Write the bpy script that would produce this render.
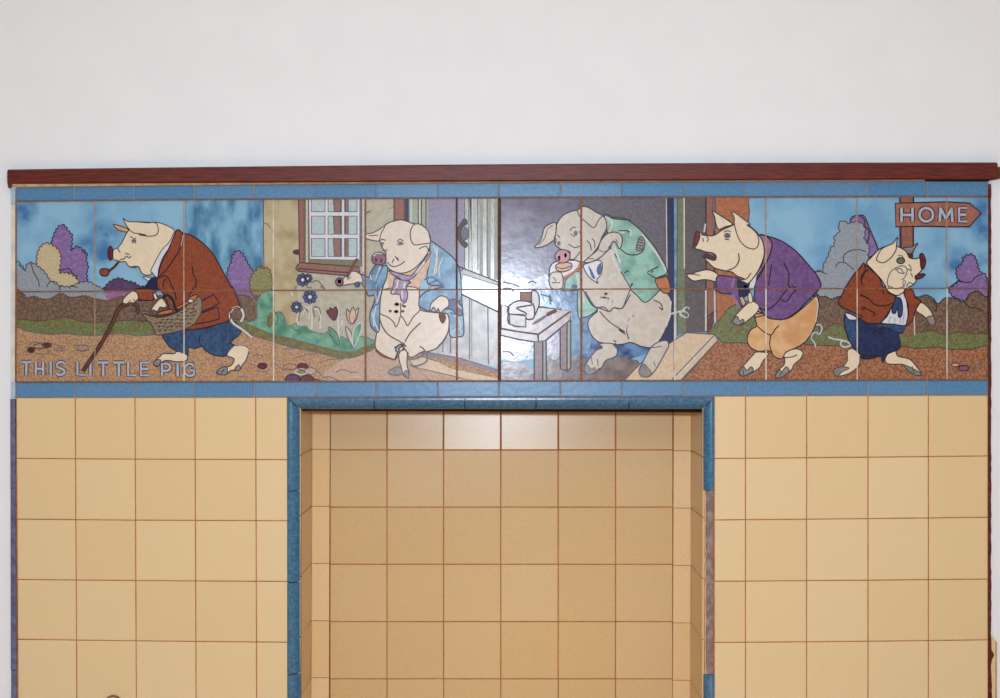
import bpy, bmesh, math, random
from mathutils import Vector, Matrix
from mathutils.geometry import tessellate_polygon

random.seed(7)
for _o in list(bpy.data.objects):
    bpy.data.objects.remove(_o)
SC = bpy.context.scene
COL = SC.collection

# ------------------------------------------------------------------ camera
PX = 0.0025            # metres of wall per pixel of the 1000x698 frame, near the middle
F = 1389.0             # focal length in pixels (50 mm on 36 mm)
D = F * PX             # camera distance from the tiled wall
CZ = 1.60              # lens height
YAW, ROLL = 0.0160, 0.0030
R3 = Matrix.Rotation(YAW, 3, 'Z') @ Matrix.Rotation(math.pi / 2, 3, 'X') @ Matrix.Rotation(ROLL, 3, 'Z')
_n = R3.transposed() @ Vector((0, 1, 0))
PPX = 501.0 - F * (_n.x / -_n.z)
PPY = 349.0 + F * (_n.y / -_n.z)
CAMPOS = Vector((0, -D, CZ))
cam_d = bpy.data.cameras.new('camera')
cam_d.sensor_width = 36.0
cam_d.lens = F * 36.0 / 1000.0
cam_d.shift_x = (500.0 - PPX) / 1000.0
cam_d.shift_y = (PPY - 349.0) / 1000.0
cam_d.clip_start = 0.05
cam = bpy.data.objects.new('camera', cam_d)
cam.matrix_world = Matrix.Translation(CAMPOS) @ R3.to_4x4()
COL.objects.link(cam)
SC.camera = cam

def P(px, py, y=0.0):
    """point of the plane at depth y that the photograph shows at (px, py)"""
    d = R3 @ Vector(((px - PPX) / F, -(py - PPY) / F, -1.0))
    t = (y - CAMPOS.y) / d.y
    return CAMPOS + d * t

# ------------------------------------------------------------------ light
def lin(c):
    c = c / 255.0
    return c / 12.92 if c <= 0.04045 else ((c + 0.055) / 1.055) ** 2.4
def rgb(r, g, b, k=1.0):
    return (min(1, lin(r) * k), min(1, lin(g) * k), min(1, lin(b) * k), 1.0)

world = bpy.data.worlds.new('room_light')
SC.world = world
world.use_nodes = True
wn, wl = world.node_tree.nodes, world.node_tree.links
wn.clear()
wo = wn.new('ShaderNodeOutputWorld'); bg = wn.new('ShaderNodeBackground')
tc = wn.new('ShaderNodeTexCoord'); sp = wn.new('ShaderNodeSeparateXYZ')
mr = wn.new('ShaderNodeMapRange'); cr = wn.new('ShaderNodeValToRGB')
wl.new(tc.outputs['Generated'], sp.inputs[0]); wl.new(sp.outputs['Z'], mr.inputs['Value'])
mr.inputs['From Min'].default_value = -1; mr.inputs['From Max'].default_value = 1
wl.new(mr.outputs[0], cr.inputs[0])
cr.color_ramp.elements[0].color = (1.0, 0.74, 0.48, 1); cr.color_ramp.elements[0].position = 0.15
cr.color_ramp.elements[1].color = (0.80, 0.93, 1.05, 1); cr.color_ramp.elements[1].position = 0.72
e = cr.color_ramp.elements.new(0.45); e.color = (0.96, 0.96, 0.97, 1)
wl.new(cr.outputs[0], bg.inputs[0]); bg.inputs[1].default_value = 0.27
wl.new(bg.outputs[0], wo.inputs[0])

fl = bpy.data.lights.new('camera_flash', 'POINT')
fl.shadow_soft_size = 0.07
fl.energy = 258.0; fl.color = (0.84, 0.97, 1.14)
flo = bpy.data.objects.new('camera_flash', fl)
flo.location = CAMPOS + Vector((0.0, 0.02, 0.17))
COL.objects.link(flo)
lm = bpy.data.lights.new('warm_fill_light', 'POINT')      # added warm fill, low and out of frame, warms the lower tiles
lm.shadow_soft_size = 0.35
lm.energy = 22.0; lm.color = (1.0, 0.62, 0.30)
lmo = bpy.data.objects.new('warm_fill_light', lm)
lmo.location = (0.15, -2.7, 0.25)
COL.objects.link(lmo)

SC.view_settings.view_transform = 'Standard'
SC.view_settings.look = 'None'
SC.view_settings.gamma = 1.0
SC.view_settings.use_curve_mapping = False
SC.view_settings.exposure = 0.0

# ------------------------------------------------------------------ materials
KALB = 1.0
SOFT = 0.07         # all the glazes are a little worn
def glaze(name, c1, c2=None, scale=60.0, rough=0.30, detail=4.0, lo=0.40, hi=0.62, bump=0.02, bscale=220.0,
          stretch=None, tint=False, spec=0.24, c3=None):
    m = bpy.data.materials.new(name); m.use_nodes = True
    n, l = m.node_tree.nodes, m.node_tree.links
    b = n['Principled BSDF']
    b.inputs['Roughness'].default_value = min(1, rough + SOFT)
    b.inputs['Specular IOR Level'].default_value = spec
    t = n.new('ShaderNodeTexCoord'); mp = n.new('ShaderNodeMapping')
    g = n.new('ShaderNodeNewGeometry')
    l.new(g.outputs['Position'], mp.inputs[0])
    if stretch: mp.inputs['Scale'].default_value = stretch
    ns = n.new('ShaderNodeTexNoise'); ns.inputs['Scale'].default_value = scale
    ns.inputs['Detail'].default_value = detail
    l.new(mp.outputs[0], ns.inputs['Vector'])
    r = n.new('ShaderNodeValToRGB')
    l.new(ns.outputs['Fac'], r.inputs[0])
    if c2 is None:
        c2 = tuple(max(0, v - 9) for v in c1)
    r.color_ramp.elements[0].position = lo; r.color_ramp.elements[0].color = rgb(*c2, KALB)
    r.color_ramp.elements[1].position = hi; r.color_ramp.elements[1].color = rgb(*c1, KALB)
    if c3 is not None:
        e3 = r.color_ramp.elements.new(min(0.98, hi + 0.12)); e3.color = rgb(*c3, KALB)
    out = r.outputs[0]
    if tint:
        a = n.new('ShaderNodeAttribute'); a.attribute_name = 'tint'
        hs = n.new('ShaderNodeHueSaturation')
        m1 = n.new('ShaderNodeMapRange'); m1.inputs['To Min'].default_value = 0.965; m1.inputs['To Max'].default_value = 1.02
        m2 = n.new('ShaderNodeMapRange'); m2.inputs['To Min'].default_value = 1.04; m2.inputs['To Max'].default_value = 0.96
        l.new(a.outputs['Fac'], m1.inputs[0]); l.new(a.outputs['Fac'], m2.inputs[0])
        l.new(m1.outputs[0], hs.inputs['Value']); l.new(m2.outputs[0], hs.inputs['Saturation'])
        l.new(out, hs.inputs['Color']); out = hs.outputs[0]
    l.new(out, b.inputs['Base Color'])
    if bump:
        nb = n.new('ShaderNodeTexNoise'); nb.inputs['Scale'].default_value = bscale; nb.inputs['Detail'].default_value = 3
        l.new(mp.outputs[0], nb.inputs['Vector'])
        bp = n.new('ShaderNodeBump'); bp.inputs['Strength'].default_value = bump; bp.inputs['Distance'].default_value = 0.01
        l.new(nb.outputs['Fac'], bp.inputs['Height']); l.new(bp.outputs[0], b.inputs['Normal'])
    return m

M = {}
MURAL = [False]
def fade(c, k=0.93, d=0.13):
    if c is None: return None
    g = 0.3 * c[0] + 0.59 * c[1] + 0.11 * c[2]
    return tuple((v + (g - v) * d) * k for v in c)
def mat(key, c1, c2=None, **k):
    if MURAL[0]:
        c1, c2 = fade(c1), fade(c2)
        if 'c3' in k: k['c3'] = fade(k['c3'])
        sc = k.get('scale', 60)
        if 28 <= sc <= 100 and c2 and 'lo' not in k:
            m_ = [(a + b) / 2 for a, b in zip(c1, c2)]
            c1 = tuple(m + (v - m) * 0.65 for v, m in zip(c1, m_)); c2 = tuple(m + (v - m) * 0.65 for v, m in zip(c2, m_))
            k['scale'] = sc * 2.4
        elif sc > 100: k['scale'] = sc * 1.4
    M[key] = glaze(key, c1, c2, **k)

mat('plaster', (226, 228, 228), (224, 226, 226), scale=8, rough=0.9, bump=0.03, bscale=160)
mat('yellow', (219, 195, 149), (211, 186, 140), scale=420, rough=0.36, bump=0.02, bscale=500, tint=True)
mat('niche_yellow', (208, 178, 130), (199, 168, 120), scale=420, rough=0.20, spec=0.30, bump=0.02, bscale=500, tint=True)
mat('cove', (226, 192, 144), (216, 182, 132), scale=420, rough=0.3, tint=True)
mat('grout', (176, 104, 58), (150, 84, 46), scale=40, rough=0.8)
mat('blue_tile', (92, 135, 170), (83, 125, 160), scale=160, rough=0.22, tint=True, bump=0.04, bscale=60)
mat('blue_trim', (74, 116, 144), (58, 98, 126), scale=140, rough=0.16, tint=True, bump=0.03, bscale=60)
mat('violet_trim', (110, 114, 142), (94, 90, 116), scale=60, rough=0.3, tint=True)
mat('pale_edge', (214, 208, 186), (190, 196, 190), scale=30, rough=0.6)
mat('mahogany', (104, 40, 24), (76, 24, 15), scale=40, rough=0.36, stretch=(0.5, 4, 8), bump=0.01, bscale=60, spec=0.3)
mat('shade_black', (30, 20, 18), rough=0.9)  # near-black standing in for shade under the lintel and the rail
mat('old_mastic', (104, 44, 34), (74, 28, 24), scale=80, rough=0.8)
mat('bare_plaster', (150, 134, 128), (122, 104, 98), scale=60, rough=0.85)
mat('pale_mortar', (226, 200, 168), (210, 172, 136), scale=60, rough=0.85)
mat('floor_tile', (214, 160, 100), (190, 132, 76), scale=6, rough=0.5)
mat('ceiling_paint', (226, 226, 222), rough=0.9)
# mural glazes
MURAL[0] = True
mat('line', (44, 26, 32), (28, 16, 24), scale=80, rough=0.3)
mat('line_soft', (88, 70, 70), (64, 50, 56), scale=80, rough=0.3)
mat('line_grey', (122, 118, 120), (90, 88, 96), scale=80, rough=0.3)
mat('line_pale', (214, 212, 204), (188, 184, 176), scale=80, rough=0.25)
mat('line_brown', (122, 70, 42), (92, 50, 34), scale=80, rough=0.35)
mat('joint_brown', (166, 106, 56), (122, 72, 40), scale=60, rough=0.6)
mat('joint_dark', (98, 60, 34), (64, 40, 28), scale=60, rough=0.6)
mat('joint_tan', (196, 166, 124), (160, 122, 84), scale=30, rough=0.6)
mat('joint_pale', (224, 214, 196), (198, 160, 120), scale=30, rough=0.5, lo=0.3, hi=0.55)
mat('sky', (134, 188, 218), (106, 166, 206), scale=9, rough=0.24, lo=0.36, hi=0.56, bump=0.03, bscale=40)
mat('sky_deep', (122, 182, 212), (62, 120, 162), scale=16, rough=0.24, lo=0.38, hi=0.58, stretch=(1.5, 1, 0.7), bump=0.03, bscale=40)
mat('sky_blot', (66, 122, 164), (54, 106, 150), scale=60, rough=0.24)
mat('shrub_grey', (158, 166, 174), (134, 146, 158), scale=70, rough=0.3)
mat('shrub_beige', (206, 190, 150), (188, 170, 128), scale=70, rough=0.3)
mat('purple', (146, 118, 176), (122, 92, 150), scale=40, rough=0.28, c3=(172, 138, 184))
mat('purple_dark', (104, 70, 120), (80, 50, 92), scale=40, rough=0.28)
mat('mauve', (168, 116, 160), (146, 96, 138), scale=50, rough=0.3)
mat('hedge', (132, 104, 82), (98, 74, 56), scale=110, rough=0.35, detail=6)
mat('grass', (106, 128, 70), (116, 92, 48), scale=150, rough=0.35, detail=6, lo=0.38, hi=0.55, c3=(112, 140, 94))
mat('path', (196, 158, 116), (160, 108, 68), scale=190, rough=0.35, detail=6, lo=0.36, hi=0.62)
mat('path_pink', (204, 172, 150), (186, 150, 126), scale=190, rough=0.35, detail=6)
mat('path_red', (176, 124, 86), (146, 76, 40), scale=150, rough=0.32, detail=6, lo=0.40, hi=0.60)
mat('cottage_wall', (190, 174, 132), (160, 136, 88), scale=16, rough=0.32, lo=0.34, hi=0.54)
mat('cottage_pale', (188, 184, 162), (172, 164, 138), scale=30, rough=0.32)
mat('brown', (160, 104, 84), (136, 82, 62), scale=80, rough=0.3)
mat('brown_dark', (118, 66, 48), (88, 46, 36), scale=60, rough=0.3)
mat('olive', (134, 128, 84), (112, 104, 60), scale=80, rough=0.3)
mat('olive_green', (150, 150, 90), (120, 120, 66), scale=90, rough=0.3)
mat('pane', (186, 204, 200), (158, 184, 188), scale=60, rough=0.25)
mat('curtain', (150, 114, 98), (128, 94, 82), scale=60, rough=0.3)
mat('inside_glare', (176, 170, 184), (120, 112, 138), scale=24, rough=0.12, lo=0.3, hi=0.6, bump=0.035, bscale=50, spec=0.3)
mat('worn_white', (184, 178, 174), (150, 146, 142), scale=30, rough=0.2, lo=0.38, hi=0.6, bump=0.03, bscale=45)
mat('white_glaze', (222, 222, 228), (204, 206, 216), scale=60, rough=0.22)
mat('bed_green', (112, 172, 142), (66, 134, 98), scale=32, rough=0.26, lo=0.38, hi=0.58)
mat('moss', (130, 122, 58), (104, 96, 46), scale=120, rough=0.35)
mat('strip_green', (166, 176, 154), (140, 154, 136), scale=80, rough=0.28, stretch=(4, 1, 0.4))
mat('lilac', (150, 144, 166), (128, 120, 146), scale=80, rough=0.24)
mat('flute', (186, 192, 178), (152, 162, 150), scale=90, rough=0.14, spec=0.35, lo=0.4, hi=0.6, stretch=(3, 1, 0.5))
mat('flute_shade', (148, 162, 158), (150, 134, 120), scale=120, rough=0.26, stretch=(3, 1, 0.4))
mat('lilac_floor', (152, 128, 128), (126, 100, 100), scale=60, rough=0.28)
mat('inside', (132, 126, 148), (100, 92, 114), scale=14, rough=0.14, lo=0.36, hi=0.6, bump=0.025, bscale=45, spec=0.28)
mat('inside_dark', (108, 100, 112), (86, 78, 88), scale=60, rough=0.26)
mat('blue_glow', (96, 138, 188), (34, 60, 120), scale=26, rough=0.12, lo=0.40, hi=0.58, bump=0.035, bscale=45, spec=0.3)
mat('floor_grey', (138, 118, 110), (92, 74, 74), scale=26, rough=0.14, lo=0.38, hi=0.6, bump=0.03, bscale=45, spec=0.28)
mat('navy', (36, 44, 92), (22, 28, 66), scale=60, rough=0.24)
mat('pipe_green', (122, 130, 84), (96, 110, 68), scale=60, rough=0.26, c3=(104, 146, 110))
mat('door_dark', (104, 94, 94), (84, 72, 70), scale=90, rough=0.28)
mat('brick', (190, 116, 70), (160, 86, 48), scale=90, rough=0.3)
mat('step', (220, 196, 160), (204, 176, 138), scale=60, rough=0.28)
mat('pig', (234, 216, 184), (226, 206, 170), scale=40, rough=0.26, bump=0.03, bscale=30)
mat('pig_pale', (226, 212, 192), (214, 198, 176), scale=30, rough=0.22, bump=0.03, bscale=30)
mat('pig_grey', (208, 198, 182), (192, 180, 160), scale=30, rough=0.22, bump=0.03, bscale=30)
mat('rust', (160, 74, 34), (132, 54, 26), scale=70, rough=0.26)
mat('rust_dark', (92, 42, 28), (70, 32, 24), scale=70, rough=0.3)
mat('trouser_blue', (58, 94, 136), (34, 60, 100), scale=40, rough=0.24)
mat('trouser_navy', (44, 58, 102), (28, 38, 74), scale=40, rough=0.24)
mat('basket', (160, 140, 108), (116, 96, 76), scale=120, rough=0.3, stretch=(1, 1, 3))
mat('orange', (202, 122, 52), (176, 90, 34), scale=60, rough=0.28)
mat('maroon', (128, 44, 48), (96, 26, 34), scale=60, rough=0.24)
mat('snout', (154, 96, 118), (126, 70, 94), scale=60, rough=0.22)
mat('snout_pink', (200, 132, 142), (176, 104, 118), scale=60, rough=0.22)
mat('coat_blue', (112, 162, 194), (70, 118, 160), scale=30, rough=0.22, lo=0.38, hi=0.56)
mat('coat_navy', (60, 92, 150), (38, 56, 108), scale=40, rough=0.24)
mat('peach', (222, 184, 152), (204, 160, 126), scale=40, rough=0.26)
mat('scarf', (176, 152, 184), (140, 108, 150), scale=60, rough=0.24)
mat('coat_green', (142, 192, 172), (104, 160, 140), scale=30, rough=0.22, lo=0.38, hi=0.56)
mat('coat_purple', (128, 88, 148), (98, 64, 122), scale=40, rough=0.26)
mat('tan', (226, 178, 118), (208, 150, 92), scale=24, rough=0.26)
mat('table_pale', (188, 172, 168), (164, 148, 146), scale=40, rough=0.18, bump=0.03, bscale=45)
mat('table_leg', (150, 122, 122), (124, 94, 92), scale=60, rough=0.24)
mat('letter', (184, 192, 210), (158, 166, 184), scale=60, rough=0.26)
mat('sign_wood', (176, 112, 90), (150, 90, 70), scale=70, rough=0.3)
mat('hoof', (150, 146, 138), (120, 116, 112), scale=60, rough=0.26)
mat('green_eye', (120, 128, 104), (90, 100, 88), scale=60, rough=0.26)
mat('flower_blue', (74, 110, 168), (44, 70, 128), scale=60, rough=0.22)

# ------------------------------------------------------------------ objects
WORLD_ORIGIN = {}
def link_mesh(name, verts, faces, mats, fm=None, parent=None, smooth=False, tints=None, origin=None, norms=False):
    """world-space verts -> one mesh object whose origin sits in its own middle"""
    lo = Vector([min(v[i] for v in verts) for i in range(3)]); hi = Vector([max(v[i] for v in verts) for i in range(3)])
    c = (lo + hi) / 2 if origin is None else Vector(origin)
    me = bpy.data.meshes.new(name)
    me.from_pydata([Vector(v) - c for v in verts], [], faces)
    for m in mats: me.materials.append(M[m])
    if fm:
        for p, i in zip(me.polygons, fm): p.material_index = i
    if smooth:
        for p in me.polygons: p.use_smooth = True
    if tints:
        a = me.attributes.new('tint', 'FLOAT', 'FACE')
        for i, t in enumerate(tints): a.data[i].value = t
    me.update()
    if norms:
        bm = bmesh.new(); bm.from_mesh(me); bmesh.ops.recalc_face_normals(bm, faces=bm.faces); bm.to_mesh(me); bm.free()
    o = bpy.data.objects.new(name, me)
    COL.objects.link(o)
    WORLD_ORIGIN[o.name] = c
    if parent is not None:
        o.parent = parent
        o.location = c - WORLD_ORIGIN[parent.name]
    else:
        o.location = c
    return o
def empty(name, loc):
    o = bpy.data.objects.new(name, None); COL.objects.link(o)
    o.location = loc; o.empty_display_size = 0.1; WORLD_ORIGIN[o.name] = Vector(loc)
    return o
def thing(o, label, cat, group=None):
    o['label'] = label; o['category'] = cat
    if group: o['group'] = group
    return o
def structure(o):
    o['kind'] = 'structure'; return o

def box_vf(x0, x1, y0, y1, z0, z1, V, Fc):
    b = len(V)
    V += [(x0, y0, z0), (x1, y0, z0), (x1, y1, z0), (x0, y1, z0), (x0, y0, z1), (x1, y0, z1), (x1, y1, z1), (x0, y1, z1)]
    Fc += [[b, b+1, b+5, b+4], [b+1, b+2, b+6, b+5], [b+2, b+3, b+7, b+6], [b+3, b, b+4, b+7], [b+4, b+5, b+6, b+7], [b+3, b+2, b+1, b]]

# tiles as bevelled slabs: q = four world corners (bottom-left, bottom-right, top-right, top-left), nrm = outward
def tile(V, Fc, FM, TI, q, nrm, gap=0.0011, bev=0.0016, th=0.006, mi=0, tilt=None, lift=0.0):
    q = [Vector(a) for a in q]; nrm = Vector(nrm)
    c = sum(q, Vector()) / 4
    def inset(d):
        r = []
        for i in range(4):
            a, p, n_ = q[i], q[i-1], q[(i+1) % 4]
            u = (p - a).normalized(); w = (n_ - a).normalized()
            r.append(a + (u + w) * d)
        return r
    i1, i2 = inset(gap), inset(gap + bev)
    b = len(V); t = random.random()
    up = Vector((0, 0, 1)); rt = up.cross(nrm)
    tx, tz = tilt if tilt else (random.gauss(0, 0.0022), random.gauss(0, 0.0022))
    for a in i1: V.append(a - nrm * th)
    for a in i1: V.append(a - nrm * bev * 0.7)
    for a in i2:
        d = a - c
        V.append(a + nrm * (lift + d.dot(rt) * tx + d.dot(up) * tz))
    for k in range(4):
        k2 = (k + 1) % 4
        Fc.append([b+k, b+k2, b+4+k2, b+4+k]); Fc.append([b+4+k, b+4+k2, b+8+k2, b+8+k])
    Fc.append([b+8, b+9, b+10, b+11])
    FM += [mi] * 9; TI += [t] * 9

def quad3(vals, x, xs=(16, 500, 985)):
    """y of a slightly bowed course line through three measured heights"""
    (a, b, c), (x0, x1, x2) = vals, xs
    return (a*(x-x1)*(x-x2)/((x0-x1)*(x0-x2)) + b*(x-x0)*(x-x2)/((x1-x0)*(x1-x2)) + c*(x-x0)*(x-x1)/((x2-x0)*(x2-x1)))

# course lines of the front wall as measured: heights at x = 16, 500, 985
RAIL_B = (184.5, 181.5, 180.0)
STRIP_T = (187.0, 182.6, 180.6)
MUR_T = (201.2, 197.7, 196.6)
MUR_M = (291.7, 289.4, 288.2)
MUR_B = (382.0, 381.0, 379.6)
STRIP_B = (397.8, 396.8, 395.2)
ROWS = [(458.5, 459.6, 456.0), (519.3, 521.0, 517.4), (579.6, 582.0, 579.2), (639.4, 643.2, 640.0), (700.0, 704.4, 701.4)]
for k in range(14):
    ROWS.append(tuple(a + 60.6 for a in ROWS[-1]))
ROWS = [r for r in ROWS if P(500, r[1]).z > 0.05]
XL, XR = 16.0, 988.2           # edges of the tiled block
NL, NR = 287.3, 714.3          # outer edges of the blue niche surround
DEPTH = 0.222                  # niche depth

def xcol(x0, y):               # columns lean very slightly at the left edge
    return x0 + (y - 400) * 0.006 * max(0, (500 - x0) / 485.0)

# ---- setting: floor, ceiling, white walls
V, Fc = [], []
box_vf(-3.2, 3.2, -4.6, 0.9, -0.05, 0.0, V, Fc)
structure(link_mesh('floor', V, Fc, ['floor_tile']))
V, Fc = [], []
box_vf(-3.2, 3.2, -4.6, 0.9, 2.9, 2.95, V, Fc)
structure(link_mesh('ceiling', V, Fc, ['ceiling_paint']))
# painted wall the tiled block is built on, with the niche cut out of it
nx0, nx1 = P(300.0, 500).x, P(703.0, 500).x
nz1 = P(500, 409.5).z
V, Fc = [], []
WF = 0.012
box_vf(-3.2, nx0 - 0.02, WF, 0.6, 0.0, 2.9, V, Fc)
box_vf(nx1 + 0.02, 3.2, WF, 0.6, 0.0, 2.9, V, Fc)
box_vf(nx0 - 0.02, nx1 + 0.02, WF, 0.6, nz1 + 0.02, 2.9, V, Fc)
box_vf(nx0 - 0.02, nx1 + 0.02, DEPTH + 0.012, 0.6, 0.0, nz1 + 0.02, V, Fc)
structure(link_mesh('wall_back', V, Fc, ['plaster']))

# ---- yellow tiling left and right of the niche
def field(name, xs, mi_mat, rows, top):
    V, Fc, FM, TI = [], [], [], []
    lines = [top] + rows
    for j in range(len(lines) - 1):
        for i in range(len(xs) - 1):
            def c(x, L):
                y = quad3(L, x); return P(xcol(x, y), y, 0.0)
            q = [c(xs[i], lines[j+1]), c(xs[i+1], lines[j+1]), c(xs[i+1], lines[j]), c(xs[i], lines[j])]
            tile(V, Fc, FM, TI, q, (0, -1, 0))
    # mortar behind
    a = [P(xs[0], quad3(lines[0], xs[0]), 0.0014), P(xs[-1], quad3(lines[0], xs[-1]), 0.0014),
         P(xs[-1], quad3(lines[-1], xs[-1]), 0.0014), P(xs[0], quad3(lines[-1], xs[0]), 0.0014)]
    b = len(V); V += a + [v + Vector((0, 0.0104, 0)) for v in a]
    Fc += [[b, b+1, b+2, b+3], [b+4, b+7, b+6, b+5], [b, b+4, b+5, b+1], [b+1, b+5, b+6, b+2], [b+2, b+6, b+7, b+3], [b+3, b+7, b+4, b]]
    FM += [1] * 6; TI += [0.5] * 6
    return structure(link_mesh(name, [tuple(v) for v in V], Fc, [mi_mat, 'grout'], FM, tints=TI))
field('wall_left', [XL, 75.0, 134.8, 194.8, 255.6, NL], 'yellow', ROWS, STRIP_B)
field('wall_right', [NR, 745.6, 806.8, 868.2, 928.6, XR], 'yellow', ROWS, STRIP_B)

# ---- niche: back wall, reveals, soffit shade board
BX = [313.2, 330.0, 387.0, 443.6, 500.8, 558.2, 615.6, 673.0, 690.2]
BY = [392.0, 450.0, 507.2, 564.4, 621.8, 679.0]
while P(500, BY[-1] + 57.2, DEPTH).z > 0.05: BY.append(BY[-1] + 57.2)
V, Fc, FM, TI = [], [], [], []
for j in range(len(BY) - 1):
    for i in range(len(BX) - 1):
        if i in (0, len(BX) - 2): continue
        q = [P(BX[i], BY[j+1], DEPTH), P(BX[i+1], BY[j+1], DEPTH), P(BX[i+1], BY[j], DEPTH), P(BX[i], BY[j], DEPTH)]
        tl = None
        if j == 0: tl = (random.gauss(0, .003), {2: -0.040, 3: -0.066, 4: -0.058, 5: -0.040}.get(i, -0.008))
        tile(V, Fc, FM, TI, q, (0, -1, 0), tilt=tl, lift=abs(tl[1]) * 0.075 if tl else 0.0)
a0, a1 = P(BX[0], BY[0], DEPTH), P(BX[-1], BY[-1], DEPTH)
b = len(V)
Vb, Fb = [], []
box_vf(a0.x, a1.x, DEPTH + 0.0014, DEPTH + 0.0118, a1.z, a0.z, Vb, Fb)
V += Vb; Fc += [[b + i for i in f] for f in Fb]; FM += [1] * 6; TI += [.5] * 6
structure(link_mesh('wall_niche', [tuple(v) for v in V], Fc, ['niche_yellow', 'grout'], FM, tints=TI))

# rounded internal corner tiles (cove) and the side reveals
def reveal(side):
    V, Fc, FM, TI = [], [], [], []
    s = 1 if side == 'left' else -1
    xw = nx0 if side == 'left' else nx1         # reveal plane
    xb = P(BX[1] if side == 'left' else BX[-2], 500, DEPTH).x
    rad = 0.005
    zs = [P(500, y, DEPTH).z for y in BY]
    for j in range(len(zs) - 1):
        zt, zb = zs[j], zs[j+1]
        # flat reveal tile
        ya, yb = 0.010, DEPTH - rad
        q = [(xw, ya, zb), (xw, yb, zb), (xw, yb, zt), (xw, ya, zt)]
        if s < 0: q = [q[1], q[0], q[3], q[2]]
        tile(V, Fc, FM, TI, q, (s, 0, 0))
        # cove: swept quarter round from reveal into back wall, then a flat to the first joint
        prof = []
        for k in range(9):
            t = k / 8 * math.pi / 2
            prof.append((xw + s * (rad - rad * math.cos(t)), DEPTH - rad + rad * math.sin(t)))
        prof.append((xb - s * 0.0012, DEPTH))
        b = len(V); g = 0.0007
        for (x, y) in prof:
            V.append(Vector((x, y, zb + g))); V.append(Vector((x, y, zt - g)))
        t_ = random.random()
        for k in range(len(prof) - 1):
            f = [b+2*k, b+2*k+2, b+2*k+3, b+2*k+1]
            Fc.append(f if s > 0 else f[::-1]); FM.append(2); TI.append(t_)
    b = len(V); Vb, Fb = [], []
    x0, x1 = sorted((xw - s * 0.0012, xw - s * 0.012))
    box_vf(x0, x1, 0.014, DEPTH, zs[-1], zs[0], Vb, Fb)
    x0, x1 = sorted((xw - s * 0.0012, xb))
    box_vf(x0, x1, DEPTH + 0.0014, DEPTH + 0.0118, zs[-1], zs[0], Vb, Fb)
    V += Vb; Fc += [[b + i for i in f] for f in Fb]; FM += [1] * 12; TI += [.5] * 12
    # the mortar behind the cove joints
    b = len(V); prof = [(xw + s * (rad - (rad + .0012) * math.cos(t * math.pi / 16)), DEPTH - rad + (rad + .0012) * math.sin(t * math.pi / 16)) for t in range(9)]
    for (x, y) in prof: V.append(Vector((x, y, zs[-1]))); V.append(Vector((x, y, zs[0])))
    for k in range(8):
        f = [b+2*k, b+2*k+2, b+2*k+3, b+2*k+1]; Fc.append(f if s > 0 else f[::-1]); FM.append(1); TI.append(.5)
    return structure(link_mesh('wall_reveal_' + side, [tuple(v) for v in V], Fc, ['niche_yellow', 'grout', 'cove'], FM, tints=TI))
reveal('left'); reveal('right')
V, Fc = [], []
box_vf(nx0, nx1, 0.030, DEPTH - 0.002, P(500, 411.6, 0.03).z, nz1 + 0.016, V, Fc)  # added dark board, stands in for the shadow below the lintel
structure(link_mesh('trim_soffit_shade', V, Fc, ['shade_black']))

# ---- blue border strips above and below the mural
def strip(name, xs, T, B, y_face, label, matn='blue_tile', rough_end=None):
    V, Fc, FM, TI = [], [], [], []
    for i in range(len(xs) - 1):
        c = lambda x, L: P(x, quad3(L, x), y_face)
        q = [c(xs[i], B), c(xs[i+1], B), c(xs[i+1], T), c(xs[i], T)]
        tile(V, Fc, FM, TI, q, (0, -1, 0), gap=0.0009, bev=0.0018, th=0.004)
    b = len(V)
    yf = y_face + 0.0016
    n = 12
    for k in range(n + 1):
        x = xs[0] + (xs[-1] - xs[0]) * k / n
        for (yy, L) in ((yf, B), (yf, T), (0.0118, B), (0.0118, T)): V.append(P(x, quad3(L, x), yy))
    for k in range(n):
        o = b + 4 * k
        Fc += [[o, o+4, o+5, o+1], [o+2, o+3, o+7, o+6], [o+1, o+5, o+7, o+3], [o, o+2, o+6, o+4]]
        FM += [1] * 4; TI += [.5] * 4
    o = link_mesh(name, [tuple(v) for v in V], Fc, [matn, 'joint_tan'], FM, tints=TI)
    return thing(o, label, 'tile border')
UX = [XL, 74.3, 134, 194, 254.6, 316, 376.4, 438, 498.8, 560.6, 622, 684, 745, 806, 867.5, 927.6, XR]
strip('tile_border', UX, STRIP_T, MUR_T, 0.0, 'row of blue border tiles above the picture, under the wooden rail')
strip('tile_border', UX, MUR_B, STRIP_B, 0.0, 'row of blue border tiles below the picture, above the yellow tiles')

# ---- bullnose surround of the niche
def bull(V, Fc, FM, TI, path_pts, n_out, n_in, mi, dep=0.026):
    """piece of quarter-round edging: path_pts = two ends as (outer corner, inner corner) points on the wall plane"""
    b = len(V); t_ = random.random()
    prof = [(0.0, 0.010), (0.0, -0.001), (0.06, -0.0034)]
    for k in range(9):
        t = k / 8 * math.pi / 2
        prof.append((0.22 + 0.78 * math.sin(t), -0.0036 + dep * (1 - math.cos(t))))
    for (oc, ic) in path_pts:
        for (u, y) in prof:
            p = oc.lerp(ic, u); V.append(Vector((p.x, y, p.z)))
    n = len(prof)
    for k in range(n - 1):
        Fc.append([b+k, b+k+1, b+n+k+1, b+n+k]); FM.append(mi); TI.append(t_)
    Fc.append([b+k for k in range(n)][::-1]); FM.append(mi); TI.append(t_)
    Fc.append([b+n+k for k in range(n)]); FM.append(mi); TI.append(t_)
sur = empty('niche_surround', (0, 0, nz1))
thing(sur, 'blue rounded tile edging framing the yellow niche, partly missing on its right side', 'tile edging')
def ln_b(x): return quad3(STRIP_B, x)
IT = 409.6                       # inner edge of the lintel edging
ILx, IRx = 300.2, 703.0
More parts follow.
